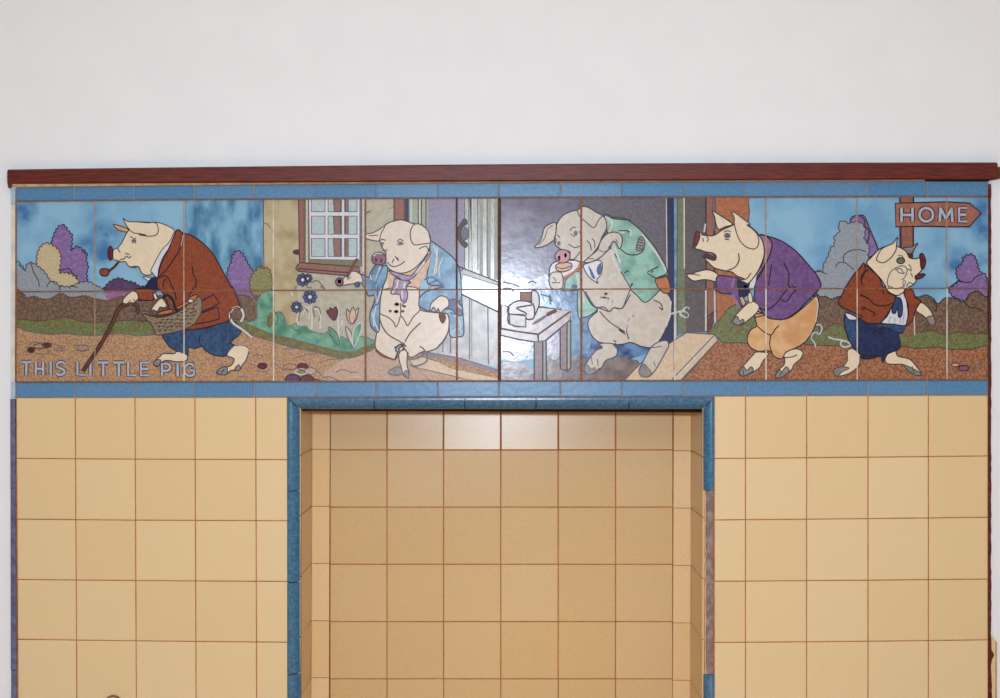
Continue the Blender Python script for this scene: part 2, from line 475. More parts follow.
def between(a, b_, cuts, horizontal):
    pass
V, Fc, FM, TI = [], [], [], []
cuts = [NL, 374.0, 464.8, 536.0, 629.0, NR]
g = 0.45
for i in range(5):
    a, c = cuts[i], cuts[i+1]
    ao, ai = (a, ILx) if i == 0 else (a + g, a + g)
    co, ci = (c, IRx) if i == 4 else (c - g, c - g)
    e0 = (P(ao, ln_b(ao) + .4), P(ai, IT)); e1 = (P(co, ln_b(co) + .4), P(ci, IT))
    if i == 0: e0 = (P(ao + .6, ln_b(ao) + .4), P(ai + .6, IT))
    if i == 4: e1 = (P(co - .6, ln_b(co) + .4), P(ci - .6, IT))
    bull(V, Fc, FM, TI, [e0, e1], None, None, 0)
link_mesh('lintel_edging', [tuple(v) for v in V], Fc, ['blue_trim'], FM, parent=sur, tints=TI, norms=True)
def jamb(name, xo, xi, ys, mats_per, first_in):
    V, Fc, FM, TI = [], [], [], []
    for i in range(len(ys) - 1):
        a, c = ys[i] + g, ys[i+1] - g
        ao, ai = (ln_b(xo) + 1.0, IT + .6) if i == 0 and first_in else (a, a)
        bull(V, Fc, FM, TI, [(P(xo, ao), P(xi, ai)), (P(xo, c), P(xi, c))], None, None, mats_per[i])
    return link_mesh(name, [tuple(v) for v in V], Fc, ['blue_trim', 'violet_trim'], FM, parent=sur, tints=TI, norms=True)
lj = [397, 491.0, 582.4, 674.0, 765, 856, 947, 1038, 1129, 1220]
lj = [y for y in lj if P(300, y).z > 0.0]
jamb('left_edging', NL, ILx, lj, [0] * 10, True)
jamb('right_edging', NR, IRx, [397, 490.6], [0], True)
jamb('right_edging', NR, IRx, [674.6, 765, 856, 947], [0, 1, 1, 1], False)
# grout line behind/around the surround
V, Fc = [], []
for (x0, x1, y0, y1) in ((NL - .7, NL + 2, 397, 960), (NR - 2, NR + .7, 397, 960), (NL, NR, ln_b(500) - .6, 400)):
    p, q = P(x0, y1), P(x1, y0)
    box_vf(p.x, q.x, 0.0012, 0.0117, p.z, q.z, V, Fc)
link_mesh('mortar_line', V, Fc, ['grout'], parent=sur)
# bare bed where the edging tiles have fallen off
V, Fc, FM = [], [], []
p, q = P(706.2, 674.6), P(713.6, 490.6)
n = 26
for k in range(n + 1):
    y = 490.6 + (674.4 - 490.6) * k / n
    j1, j2 = random.uniform(-.5, .7), random.uniform(-.3, .3)
    for (x, yy) in ((703.2, 0.026), (703.4 + j2, 0.016), (706.0 + j1, 0.013), (706.6 + j1, 0.006 + random.uniform(-.002, .002)), (713.8, 0.004)):
        V.append(tuple(P(x, y, yy)))
for k in range(n):
    for u in range(4):
        o = 5 * k + u; Fc.append([o, o+1, o+6, o+5]); FM.append(0 if u < 2 else 1)
link_mesh('bare_mortar_bed', V, Fc, ['pale_mortar', 'bare_plaster'], FM, parent=sur)['label'] = 'bare grey mortar where edging tiles are missing'

# ---- edging down the left side of the block, raw edges, mastic on the right
V, Fc, FM, TI = [], [], [], []
ys = [398.6, 488.0, 670.0, 760, 850, 940]
for i in range(len(ys) - 1):
    a, c = ys[i] + .4, ys[i+1] - .4
    bull(V, Fc, FM, TI, [(P(xcol(15.2, a), a), P(9.2 + (a - 398) * .003, a)), (P(xcol(15.2, c), c), P(9.4 + (a - 398) * .003, c))], None, None, 0, dep=0.013)
thing(link_mesh('edging_strip', [tuple(v) for v in V], Fc, ['violet_trim'], FM, tints=TI, norms=True),
      'narrow blue-violet rounded edging tiles down the left side of the yellow tiles', 'tile edging')
V, Fc, FM = [], [], []
for k, (y0, y1, m_) in enumerate(((188.5, 204, 1), (204.4, 382, 0), (382.4, 397.6, 1))):
    p, q = P(10.8, y1), P(15.4, y0); box_vf(p.x, q.x, -0.0005, 0.0115, p.z, q.z, V, Fc); FM += [m_] * 6
def sky_clouding(m, spots, deep):
    n, l = m.node_tree.nodes, m.node_tree.links
    b = n['Principled BSDF']; src = b.inputs['Base Color'].links[0].from_socket
    g = n.new('ShaderNodeNewGeometry'); ns = n.new('ShaderNodeTexNoise'); ns.inputs['Scale'].default_value = 22
    l.new(g.outputs['Position'], ns.inputs['Vector'])
    for (px, py, r) in spots:
        d = n.new('ShaderNodeVectorMath'); d.operation = 'DISTANCE'; d.inputs[1].default_value = P(px, py)
        l.new(g.outputs['Position'], d.inputs[0])
        mr_ = n.new('ShaderNodeMapRange'); mr_.inputs['From Min'].default_value = r * PX; mr_.inputs['From Max'].default_value = 0.0
        l.new(d.outputs['Value'], mr_.inputs[0])
        mu = n.new('ShaderNodeMath'); mu.operation = 'MULTIPLY'; mu.use_clamp = True
        l.new(mr_.outputs[0], mu.inputs[0])
        m3 = n.new('ShaderNodeMath'); m3.operation = 'MULTIPLY_ADD'; m3.inputs[1].default_value = 5.0; m3.inputs[2].default_value = -1.3
        l.new(ns.outputs['Fac'], m3.inputs[0]); l.new(m3.outputs[0], mu.inputs[1])
        mx = n.new('ShaderNodeMix'); mx.data_type = 'RGBA'
        l.new(mu.outputs[0], mx.inputs[0]); l.new(src, mx.inputs[6]); mx.inputs[7].default_value = rgb(*deep)
        src = mx.outputs[2]
    l.new(src, b.inputs['Base Color'])
sky_clouding(M['sky'], ((107, 236, 20), (103, 255, 14), (85, 248, 16), (24, 210, 18), (978, 212, 22), (958, 262, 18), (982, 232, 14), (985, 262, 12)), (64, 112, 158))
MURAL[0] = False
mat('edge_blue', (168, 190, 204), (150, 176, 196), scale=60, rough=0.4)
thing(link_mesh('raw_tile_edge', V, Fc, ['pale_edge', 'edge_blue'], FM),
      'pale raw side edge of the tiles down the left end of the picture', 'tile edge')
def ragged(name, x0, x1, y0, y1, amp, yb, yf, m_, label, cat, blobs=()):
    V, Fc = [], []; n = 150
    for k in range(n + 1):
        y = y0 + (y1 - y0) * k / n
        w = random.uniform(-amp, amp)
        for (by, ba, bw) in blobs: w += ba * math.exp(-((y - by) / bw) ** 2)
        for (x, d) in ((x0, yb), (x0, yf), (x1 - 1 + w, yf - 0.001), (x1 + w, yf + 0.003), (x1 + w, yb)):
            V.append(tuple(P(x, y, d)))
    for k in range(n):
        for u in range(4):
            o = 5 * k + u; Fc.append([o, o+1, o+6, o+5])
        Fc.append([5*k+4, 5*k, 5*k+5, 5*k+9])
    return thing(link_mesh(name, V, Fc, [m_], norms=True), label, cat)
ragged('mastic_line', 988.0, 991.2, 184, 960, 0.35, 0.0115, 0.0, 'old_mastic',
       'ragged dark reddish-brown mastic line down the right end of the tiles', 'mastic', ((656, 3, 4), (688, 1.5, 3), (695, 1.5, 2)))
V, Fc = [], []
pts = [(991.0, 634), (992.8, 636), (995.6, 641), (995.8, 960), (991.0, 960)]
for d in (0.0035, 0.0116):
    V += [tuple(P(x, y, d)) for x, y in pts]
Fc = [[0, 1, 2, 3, 4], [9, 8, 7, 6, 5]] + [[i, (i+1) % 5, 5 + (i+1) % 5, 5 + i] for i in range(5)]
b = len(V)
for d in (0.002, 0.0116):
    V += [tuple(P(x, y, d)) for x, y in ((995.6, 641), (996.6, 642), (996.8, 960), (995.8, 960))]
Fc += [[b, b+1, b+2, b+3], [b, b+4, b+5, b+1], [b+1, b+5, b+6, b+2], [b+2, b+6, b+7, b+3], [b+3, b+7, b+4, b]]
thing(link_mesh('end_tile', V, Fc, ['yellow', 'grout'], [0] * 7 + [1] * 5, norms=True),
      'sliver of yellow end tile beyond the mastic at lower right', 'tile')

# ---- wooden rail
V, Fc, FM = [], [], []
RT = lambda x: quad3((169.4, 164.2, 162.4), x); RB = lambda x: quad3((184.0, 181.4, 179.4), x)
prof = [('t', 0.0, 0.0116), ('t', 0.0, -0.020), ('t', 1.2, -0.0245), ('b', -1.6, -0.0245), ('b', 0.0, -0.021), ('b', 0.0, 0.0116)]
n = 40; xs = [7.2, 8.4] + [8.4 + (996.4 - 8.4) * k / n for k in range(1, n)] + [996.4, 997.6]
for i, x in enumerate(xs):
    e = 1.0 if i in (0, len(xs) - 1) else 0.0
    for (s, d, y) in prof:
        py = (RT(x) if s == 't' else RB(x)) + d + (e if s == 't' else -e)
        V.append(tuple(P(x, py, y + 0.002 * e if y < 0 else y)))
m_ = len(prof)
for i in range(len(xs) - 1):
    for k in range(m_ - 1):
        Fc.append([m_*i+k, m_*i+k+1, m_*(i+1)+k+1, m_*(i+1)+k])
Fc.append(list(range(m_))); Fc.append([m_ * (len(xs) - 1) + k for k in range(m_)][::-1])
rail = link_mesh('wooden_rail', V, Fc, ['mahogany'], norms=True)
thing(rail, 'long varnished reddish-brown wooden rail capping the tiles', 'rail')
# behind its right end a lower return of the same wood, and the small hook-shaped end at the left
V, Fc = [], []
for d in (0.003, 0.0114): V += [tuple(P(x, y, d)) for x, y in ((988.2, 181), (1004, 178), (1004, 166.6), (994, 167.4), (988.2, 175))]
Fc = [[0, 1, 2, 3, 4], [9, 8, 7, 6, 5]] + [[i, (i+1) % 5, 5 + (i+1) % 5, 5 + i] for i in range(5)]
link_mesh('rail_return', V, Fc, ['brown_dark'], parent=rail, norms=True)['label'] = 'duller brown return piece at the right end'
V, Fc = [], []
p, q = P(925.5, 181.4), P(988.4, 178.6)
box_vf(p.x, q.x, -0.004, 0.0112, p.z, q.z, V, Fc)  # dark box in the open gap, painted in place of its shadow
link_mesh('gap_shade', V, Fc, ['shade_black'], parent=rail)
V, Fc = [], []
for d in (-0.012, 0.0114): V += [tuple(P(x, y, d)) for x, y in ((7.4, 184.0), (14.0, 184.0), (12.6, 186.2), (10.8, 188.2), (8.4, 188.0), (8.0, 186.0))]
Fc = [list(range(6)), list(range(11, 5, -1))] + [[i, (i+1) % 6, 6 + (i+1) % 6, 6 + i] for i in range(6)]
link_mesh('rail_end_lip', V, Fc, ['brown_dark'], parent=rail, norms=True)
V, Fc = [], []
for k in range(21):
    x = 12 + (925 - 12) * k / 20
    for (py, y) in ((RB(x) + .15, -0.016), (quad3(STRIP_T, x) - .1, -0.006), (quad3(STRIP_T, x) - .1, 0.006), (RB(x) + .15, 0.006)): V.append(tuple(P(x, py, y)))
for k in range(20):
    for u in range(4): Fc.append([4*k+u, 4*k+(u+1) % 4, 4*k+4+(u+1) % 4, 4*k+4+u])
MURAL[0] = False
mat('cream_mortar', (226, 208, 168), (202, 172, 122), scale=40, rough=0.8)
link_mesh('mortar_bead', V, Fc, ['cream_mortar'], parent=rail, norms=True)['label'] = 'thin cream mortar bead under the rail'

# small brown-rimmed ring hook and smudge low on the left tiles
V, Fc = [], []
c0 = P(113.2, 704.5, -0.006); Rr, rr = 8.6 * PX, 1.0 * PX
for i in range(40):
    a = i / 40 * 2 * math.pi
    for k in range(10):
        t = k / 10 * 2 * math.pi
        V.append((c0.x + (Rr + rr * math.cos(t)) * math.cos(a), c0.y + rr * 1.6 * math.sin(t), c0.z + (Rr + rr * math.cos(t)) * math.sin(a)))
for i in range(40):
    for k in range(10): Fc.append([10*i+k, 10*i+(k+1) % 10, 10*((i+1) % 40)+(k+1) % 10, 10*((i+1) % 40)+k])
hk = link_mesh('ring', V, Fc, ['brown'], smooth=True, norms=True)
thing(hk, 'top of a small brown ring fixed on the lower left yellow tiles', 'ring')

# ================================================================== the picture
CROP = {'A': (10, 190), 'B': (130, 190), 'C': (250, 190), 'D': (360, 190), 'E': (490, 190), 'F': (610, 190), 'G': (730, 190), 'H': (860, 190)}
def T(s):
    """traced outline: sheet letter (2 = lower half), then x y pairs"""
    ox = oy = 0; out = []; nums = []
    for t in s.split():
        if t[0].isalpha():
            ox, oy = CROP[t[0]]; oy = oy + 96 * (len(t) > 1)
        else:
            nums.append(float(t))
            if len(nums) == 2:
                out.append((ox + nums[0] / 7.1214, oy + nums[1] / 7.1214)); nums = []
    return out
def curve(p, closed=True, n=4):
    if len(p) < 3: return p
    r = []; N = len(p)
    for i in range(N if closed else N - 1):
        if closed: a, b, c, d = p[i-1], p[i], p[(i+1) % N], p[(i+2) % N]
        else: a, b, c, d = p[max(i-1, 0)], p[i], p[i+1], p[min(i+2, N-1)]
        if abs(b[0]-c[0]) + abs(b[1]-c[1]) < 1e-6: continue
        for k in range(n):
            t = k / n
            r.append(tuple(0.5 * ((2*b[j]) + (-a[j]+c[j])*t + (2*a[j]-5*b[j]+4*c[j]-d[j])*t*t + (-a[j]+3*b[j]-3*c[j]+d[j])*t**3) for j in (0, 1)))
    if not closed: r.append(p[-1])
    return r
def scallop(p, wl=2.6, amp=0.8):
    area = sum(p[i-1][0]*p[i][1] - p[i][0]*p[i-1][1] for i in range(len(p)))
    sg = 1 if area > 0 else -1
    L = []; tot = 0
    for i in range(len(p)):
        q = p[(i+1) % len(p)]; d = math.dist(p[i], q); L.append(d); tot += d
    nb = max(3, round(tot / wl)); N = nb * 6; out = []; i = 0; acc = 0
    for k in range(N):
        s = tot * k / N
        while acc + L[i] < s and i < len(p) - 1: acc += L[i]; i += 1
        q = p[(i+1) % len(p)]; t = (s - acc) / max(L[i], 1e-9)
        x, y = p[i][0] + (q[0]-p[i][0])*t, p[i][1] + (q[1]-p[i][1])*t
        dx, dy = (q[0]-p[i][0]) / max(L[i], 1e-9), (q[1]-p[i][1]) / max(L[i], 1e-9)
        a = 1.45 * (amp * abs(math.sin(math.pi * k / 6)) - amp * .4)
        out.append((x + dy * a * sg, y - dx * a * sg))
    return out
XMIN, XMAX = 15.8, 988.0
def clampm(p):
    r = []
    for x, y in p:
        x = min(max(x, XMIN), XMAX)
        r.append((x, min(max(y, quad3(MUR_T, x) + .2), quad3(MUR_B, x) - .2)))
    return r
STEP = 0.00007
LV = [1]
LWK = 1.32
class Part:
    def __init__(s): s.V, s.F, s.FM, s.mats = [], [], [], []
    def mi(s, m):
        if m not in s.mats: s.mats.append(m)
        return s.mats.index(m)
    def fill(s, tr, m, line='line', lw=0.9, sharp=False, sc=None, up=1):
        p = T(tr) if isinstance(tr, str) else tr
        if not sharp: p = curve(p)
        if sc: p = scallop(p, *sc)
        p = clampm(p)
        q = [p[0]]
        for a in p[1:]:
            if math.dist(a, q[-1]) > 0.02: q.append(a)
        if math.dist(q[0], q[-1]) < 0.02: q.pop()
        p = q
        LV[0] += up; h = LV[0] * STEP
        b = len(s.V); n = len(p); k = s.mi(m)
        tris = tessellate_polygon([[Vector((x, y, 0)) for x, y in p]])
        s.V += [tuple(P(x, y, -h)) for x, y in p] + [tuple(P(x, y, 0.0)) for x, y in p]
        for t in tris:
            a, c, d = (p[i] for i in t)
            cr_ = (c[0]-a[0])*(d[1]-a[1]) - (c[1]-a[1])*(d[0]-a[0])
            f = [b + i for i in t]
            s.F.append(f[::-1] if cr_ > 0 else f); s.FM.append(k)
        for i in range(n):
            j = (i+1) % n; s.F.append([b+i, b+j, b+n+j, b+n+i]); s.FM.append(k)
        if line: s.line(p + [p[0]], line, lw, raw=True)
        return s
    def line(s, tr, m='line', lw=0.9, raw=False, smooth=True, taper=False):
        p = T(tr) if isinstance(tr, str) else list(tr)
        if not raw and smooth: p = curve(p, False)
        p = clampm(p)
        q = [p[0]]
        for a in p[1:]:
            if math.dist(a, q[-1]) > 0.03: q.append(a)
        p = q
        if len(p) < 2: return s
        closed = math.dist(p[0], p[-1]) < 0.05
        if closed: p = p[:-1]
        n = len(p); k = s.mi(m); b = len(s.V)
        h0 = LV[0] * STEP; h1 = h0 + STEP * min(2.6, max(.9, lw * .9))
        if n < 2: return s
        for i in range(n):
            a = p[i-1] if (i or closed) else p[i]; c = p[(i+1) % n] if (i < n-1 or closed) else p[i]
            dx, dy = c[0]-a[0], c[1]-a[1]; L = math.hypot(dx, dy) or 1
            nx, ny = -dy/L, dx/L
            w = lw * LWK / 2
            if taper: w *= 0.35 + 0.65 * math.sin(math.pi * (i + .5) / n)
            for u, h in ((-1, 0.0), (-.96, h0 + STEP * .2), (-.4, h1), (.4, h1), (.96, h0 + STEP * .2), (1, 0.0)):
                s.V.append(tuple(P(p[i][0] + nx*w*u, p[i][1] + ny*w*u, -h)))
        for i in range(n if closed else n - 1):
            j = (i+1) % n
            for u in range(5):
                s.F.append([b+6*i+u, b+6*i+u+1, b+6*j+u+1, b+6*j+u]); s.FM.append(k)
        if not closed:
            s.F.append([b+u for u in range(6)]); s.FM.append(k)
            s.F.append([b+6*(n-1)+u for u in range(6)][::-1]); s.FM.append(k)
        return s
    def lines(s, trs, m='line', lw=0.9, **k):
        for t in trs: s.line(t, m, lw, **k)
        return s
    def oval(s, sheet, x, y, rx, ry, m, line='line', lw=0.8, rot=0.0, **k):
        (cx, cy), = T('%s %f %f' % (sheet, x, y)); rx /= 7.1214; ry /= 7.1214
        pts = []
        for i in range(22):
            t = i / 22 * 2 * math.pi; a, b = rx*math.cos(t), ry*math.sin(t)
            pts.append((cx + a*math.cos(rot) - b*math.sin(rot), cy + a*math.sin(rot) + b*math.cos(rot)))
        return s.fill(pts, m, line, lw, sharp=True, **k)
    def make(s, name, parent, label=None):
        o = link_mesh(name, s.V, s.F, s.mats, s.FM, parent=parent)
        if label: o['label'] = label
        return o

mural = empty('tile_mural', (0, 0, P(500, 381).z))
thing(mural, 'long glazed tile picture of five clothed pigs, a cottage and a HOME signpost', 'tile picture')

# ---------- backgrounds
LV[0] = 1
s = Part()
s.fill([(XMIN, 195), (XMAX, 195), (XMAX, 383), (XMIN, 383)], 'sky', None, sharp=True)
s.fill([(185, 195), (264.5, 195), (264.5, 300), (185, 300)], 'sky_deep', None, sharp=True)
s.make('sky_panel', mural)
base = LV[0]

def bush(trs, m, name, label, sc=(4.4, 1.15), line='line', lines=()):
    q = Part()
    for t in trs: q.fill(t, m, line, 0.8, sc=sc)
    q.lines(lines, line, .8)
    return q.make(name, mural, label)

bush(['A 340 270 370 250 395 260 410 290 440 320 440 370 435 430 470 405 510 420 545 455 540 500 555 540 545 590 550 655 550 690 480 690 480 620 430 590 350 580 350 450 300 395 310 330'],
     'purple', 'bush', 'purple bush at the far left', lines=['A 350 575 420 560 440 590', 'A 540 455 510 430'])
bush(['A 190 520 200 440 230 395 265 380 310 400 345 430 360 480 355 540 350 590 390 590 440 605 480 640 490 690 350 698 250 698 200 600'],
     'shrub_beige', 'bush', 'beige bush at the far left', line='line_brown')
bush(['A 30 520 75 530 108 572 118 535 150 518 200 545 250 590 280 640 300 655 350 680 420 690 500 660 560 655 610 680 A2 640 10 700 60 700 130 0 130'],
     'shrub_grey', 'bush', 'blue-grey bushes at the far left', sc=(5, .8), line='line_soft',
     lines=['A 150 520 170 590 200 640 210 690', 'A 60 530 90 560 115 580', 'A 260 690 290 650 340 660', 'A2 360 30 350 10 370 0', 'A2 430 20 430 0 480 10'])
bush(['A 680 690 720 650 780 630 830 650 880 660 930 690 A2 1000 0 1000 80 850 100 720 105 700 80 670 20'],
     'purple_dark', 'bush', 'dark purple bush under the pipe')
q = Part(); q.fill('A2 680 35 900 35 860 60 800 80 740 90 700 100 690 70', 'mauve', None, sc=None); q.make('bush_foot', mural)
bush(['B 760 435 800 455 830 510 870 570 910 600 925 650 950 680 B2 960 20 960 130 740 130 700 0 B 690 640 700 560 720 520 730 470'],
     'purple', 'bush', 'purple bush behind the first pig')
bush(['B 900 570 940 540 C 80 560 130 560 150 620 160 698 C2 100 60 20 60 C 0 640'], 'olive_green', 'bush', 'olive bush beside the cottage', line='line_brown')
# right-hand side
bush(['H 0 190 30 190 60 260 90 330 120 400 125 450 60 475 30 420 20 330 0 290', 'G 860 235 870 195 920 185 955 215 960 260 990 300 960 400 880 300'],
     'purple', 'bush', 'purple bush fringe behind the grey bush', sc=(2.6, .9))
bush(['G 600 698 600 590 630 578 665 580 665 540 700 470 720 410 745 390 745 330 780 300 775 250 800 220 850 240 910 225 960 270 955 350 990 400 980 470 990 520 1000 698 G2 1000 120 600 120'],
     'shrub_grey', 'bush', 'tall blue-grey bush between the last two pigs', sc=(6, 1.0), line='line_soft',
     lines=['G 810 520 810 470 850 435 920 425 970 440', 'G 755 550 770 520 810 515 850 540 880 570', 'G 600 590 640 580 690 600'])
bush(['H 690 610 690 560 730 520 740 480 800 460 830 510 850 580 890 600 905 650 915 698 H2 915 140 820 140 740 105 660 70 630 10 H 640 698 700 650'],
     'purple', 'bush', 'purple bush at the far right', lines=['H 700 640 750 660 800 650 820 620 870 600', 'H 640 690 700 650 720 660'])
s = Part()
s.fill('A2 30 50 90 55 120 85 170 75 230 95 290 90 360 55 420 80 480 80 530 70 600 90 690 105 740 90 800 78 1000 80 B2 200 70 780 65 860 92 900 78 950 100 950 420 0 420 A2 30 420', 'hedge', 'line_brown', .8, sc=(3.4, .6))
s.make('hedge', mural, 'brown hedge at the left')
s = Part()
s.fill('G2 600 70 640 80 680 75 720 95 780 75 850 80 H2 100 80 300 90 380 75 420 80 470 65 520 90 555 128 600 90 625 85 680 90 740 115 780 60 830 38 880 70 915 115 915 420 300 420 G2 1000 420 580 420', 'hedge', 'line', .8, sc=(3.4, .5))
s.lines(['H2 740 110 780 150 830 160 880 180', 'H2 520 100 545 140 540 180'], 'line', .8)
s.make('hedge', mural, 'brown hedge at the right')
s = Part()
s.fill('A2 30 255 100 240 200 250 300 240 400 225 500 250 600 262 740 250 900 245 1000 250 B2 100 250 950 250 990 420 0 420 A2 30 420', 'grass', 'line_brown', .7, sc=(3, .5))
s.make('grass_verge', mural); s = Part()
s.fill('G2 560 280 620 290 650 330 700 290 780 270 850 320 H2 150 330 290 340 330 320 420 330 520 320 600 350 700 330 800 340 915 350 915 480 0 480 G2 560 480', 'grass', 'line_brown', .7, sc=(2.4, .6))
s.make('grass_verge', mural)
s = Part()
s.fill('A2 30 325 120 322 200 335 300 345 400 340 500 350 620 352 800 340 900 355 1000 350 B2 200 345 450 330 700 340 850 310 1000 380 C2 200 410 500 480 700 520 900 470 1000 500 1000 700 A2 30 700', 'path', 'line_grey', .8)
s.make('path', mural); s = Part()
s.fill('C2 700 500 900 440 D2 100 440 400 470 980 600 985 700 C2 560 700', 'path_pink', None)
s.make('path', mural, 'pinkish path by the door'); s = Part()
s.fill('F2 500 500 600 400 800 380 1000 410 G2 130 400 400 400 540 415 700 425 850 430 H2 100 460 300 430 400 445 550 435 640 450 800 450 920 440 930 700 F2 430 700', 'path_red', 'line_soft', .8)
s.make('path', mural)
# stones and tufts on the path
LV[0] += 2
for a in (('C2', 285, 575, 45, 22, 'path', 'line_grey'), ('C2', 430, 605, 40, 24, 'path_pink', 'line_grey'), ('C2', 365, 610, 40, 20, 'olive_green', 'line_pale'),
          ('C2', 375, 575, 38, 24, 'maroon', 'line'), ('C2', 305, 665, 55, 36, 'purple_dark', 'line'), ('C2', 405, 665, 50, 30, 'brown_dark', 'line'), ('C2', 470, 680, 30, 16, 'rust', 'line_soft'),
          ('C2', 88, 570, 32, 20, 'maroon', 'line'), ('A2', 262, 422, 32, 18, 'maroon', 'line_soft'), ('A2', 150, 455, 26, 20, 'rust_dark', 'line_soft'), ('A2', 210, 430, 40, 18, 'path', 'line_soft'),
          ('A2', 520, 440, 40, 20, 'path', 'line_grey'), ('H2', 738, 585, 38, 20, 'snout', 'line'), ('H2', 680, 562, 28, 13, 'tan', 'line_soft')):
    s = Part(); s.oval(a[0], a[1], a[2], a[3], a[4], a[5], a[6], .8, up=0)
    s.make('path_stone', mural)
for tr_ in ['A2 110 440 160 405 230 400', 'A2 180 480 240 485 290 465', 'A2 300 410 360 430 400 430', 'A2 310 450 360 460 400 462', 'A2 330 440 390 445', 'A2 450 430 500 420 560 430', 'A2 470 455 520 465 570 450',
         'C2 20 495 60 488 95 500', 'C2 150 560 180 555 230 590 260 600', 'C2 0 560 40 565 60 580', 'C2 50 600 90 612 130 605', 'C2 480 600 510 640 560 660', 'C2 510 660 560 645 630 672', 'C2 610 615 660 595 720 615 765 610',
         'C2 230 455 300 440 360 450', 'C2 320 510 400 490 470 480', 'C2 500 545 560 525 640 520', 'B2 880 495 920 490 945 505', 'B2 770 650 810 640 840 655', 'H2 560 570 620 560 660 570', 'H2 700 545 780 540 870 580', 'H2 660 605 760 608 830 605', 'H2 770 565 830 585 880 575']:
    s = Part(); s.line(tr_, 'line_grey', .7); s.make('path_rut', mural)

# ---------- cottage and window
LV[0] = base + 4
s = Part()
s.fill('C 92 40 345 40 345 520 345 700 C2 345 440 200 400 120 200 C 110 698 105 560 92 540', 'cottage_wall', None, sharp=True)
s.fill('C 340 40 1000 40 D 335 40 335 260 D 300 698 D2 300 480 C2 780 480 340 480 C 340 500', 'cottage_pale', None, sharp=True)
s.line('C 95 40 95 300 100 560 112 698', 'line_soft', .7, smooth=False)
s.lines(['C 95 240 120 240 145 270', 'C 800 160 830 165 860 150', 'C 800 310 830 300', 'D 0 160 40 160 70 150', 'D 205 130 240 125'], 'line_grey', .8)
cot = s.make('cottage_wall', mural)
w = Part()
w.fill('C 345 40 387 40 387 525 352 520', 'brown', 'line', .8, sharp=True)
w.fill('C 387 40 800 40 800 545 387 522', 'olive', None, sharp=True)
w.fill('C 785 40 800 40 800 545 785 545', 'line_grey', None, sharp=True)
w.fill('C 800 40 822 40 822 580 800 580', 'line_pale', None, sharp=True)
w.line('C 405 40 405 515', 'line_pale', 1.2)
w.fill('C 418 40 782 40 782 500 425 492', 'white_glaze', 'line_grey', .8, sharp=True)
wf = w.make('cottage_window', mural)
w = Part()
for (x0, x1) in ((438, 534), (556, 652), (674, 762)):
    for (y0, y1) in ((45, 155), (186, 315), (345, 474)):
        w.fill('C %d %d %d %d %d %d %d %d' % (x0, y0, x1, y0, x1, y1, x0, y1), 'pane', 'line_soft', .8, sharp=True)
        if x0 == 556: w.fill('C %d %d %d %d %d %d %d %d' % (592, y0+3, 646, y0+3, 646, y1-4, 600, y1-4), 'curtain', 'line_soft', .6, sharp=True); 
        if x0 == 674: w.fill('C %d %d %d %d %d %d %d %d' % (678, y0+3, 700, y0+3, 700, y1-4, 680, y1-4), 'curtain', 'line_soft', .6, sharp=True)
w.make('window_pane', wf)
w = Part()
w.fill('C 355 515 400 520 780 548 785 585 700 600 690 610 345 580 325 560 335 540', 'brown', 'line', .8, sharp=True)
w.line('C 340 560 500 572 700 588 780 582', 'line', .9)
w.make('window_sill', wf)
w = Part(); w.fill('C 308 430 350 425 350 460 310 455', 'rust_dark', None); w.make('window_catch', wf)

# ---------- flower bed
LV[0] = base + 20.2
s = Part()
s.fill('B2 820 265 900 235 905 120 940 55 1000 30 C2 160 30 170 60 172 180 215 185 240 215 262 275 300 282 320 265 350 290 400 290 430 320 520 340 570 315 600 350 650 360 700 382 800 360 880 390 895 430 840 455 700 500 600 480 400 430 200 370 0 310', 'bed_green', 'line_grey', .7, sc=(3, .5))
s.fill('B2 810 265 1000 340 C2 150 340 300 375 500 430 700 470 800 440 885 410 895 435 840 470 700 515 500 480 300 430 0 345', 'moss', 'line_grey', .7)
s.fill('C2 130 200 160 190 170 230 150 290 120 280', 'moss', None)
s.lines(['C2 140 210 130 260 140 300', 'C2 550 330 590 370 620 400', 'C2 300 290 330 320 350 310', 'C2 180 190 200 230 180 280'], 'line_soft', .7)
s.make('flower_bed', mural)
def bloom(sheet, x, y, r, m):
    q = Part()
    for k in range(8):
        a = k * math.pi / 4
        q.oval(sheet, x + r*.62*math.cos(a), y + r*.62*math.sin(a), r*.36, r*.3, m, 'line', .5, rot=a, up=0)
    LV[0] += 1
    q.oval(sheet, x, y, r*.28, r*.28, 'pig', 'line_soft', .5, up=0)
    return q
LV[0] += 1; fb = LV[0]
for tr_, m_, w_ in [(t, 'line_pale', 1.3) for t in ('C2 432 120 440 200 440 310', 'C2 345 190 335 240 345 280', 'C2 450 160 485 170 500 220 500 300', 'C2 375 200 400 150 420 170 420 240', 'C2 295 30 300 70')] + \
        [(t, 'olive', 1.2) for t in ('C2 350 250 350 200 390 160 420 190', 'C2 460 220 450 160 480 150 500 180 490 250', 'C 440 660 480 645 530 698', 'C2 330 0 320 20', 'C2 400 0 420 12 440 10', 'C2 500 0 540 30')]:
    s = Part(); s.line(tr_, m_, w_); s.make('flower_stem', mural)
for (sh, x, y, r) in (('C', 375, 640, 48), ('C', 412, 630, 34), ('C2', 427, 78, 52), ('C2', 332, 150, 42)):
    LV[0] = fb + 1
    bloom(sh, x, y, r, 'flower_blue').make('blue_flower', mural, 'blue daisy-like flower')
LV[0] = fb
s = Part()
s.lines(['C2 625 150 628 260 632 400', 'C2 655 240 655 280', 'C2 690 300 720 380 738 430', 'C2 790 270 765 300 745 400', 'C2 820 80 822 360'], 'line_pale', 1.4)
s.fill('C2 680 290 720 330 738 430 700 380', 'cottage_pale', 'line_soft', .7)
s.fill('C2 790 260 735 320 738 435 790 320', 'bed_green', 'line_pale', .8)
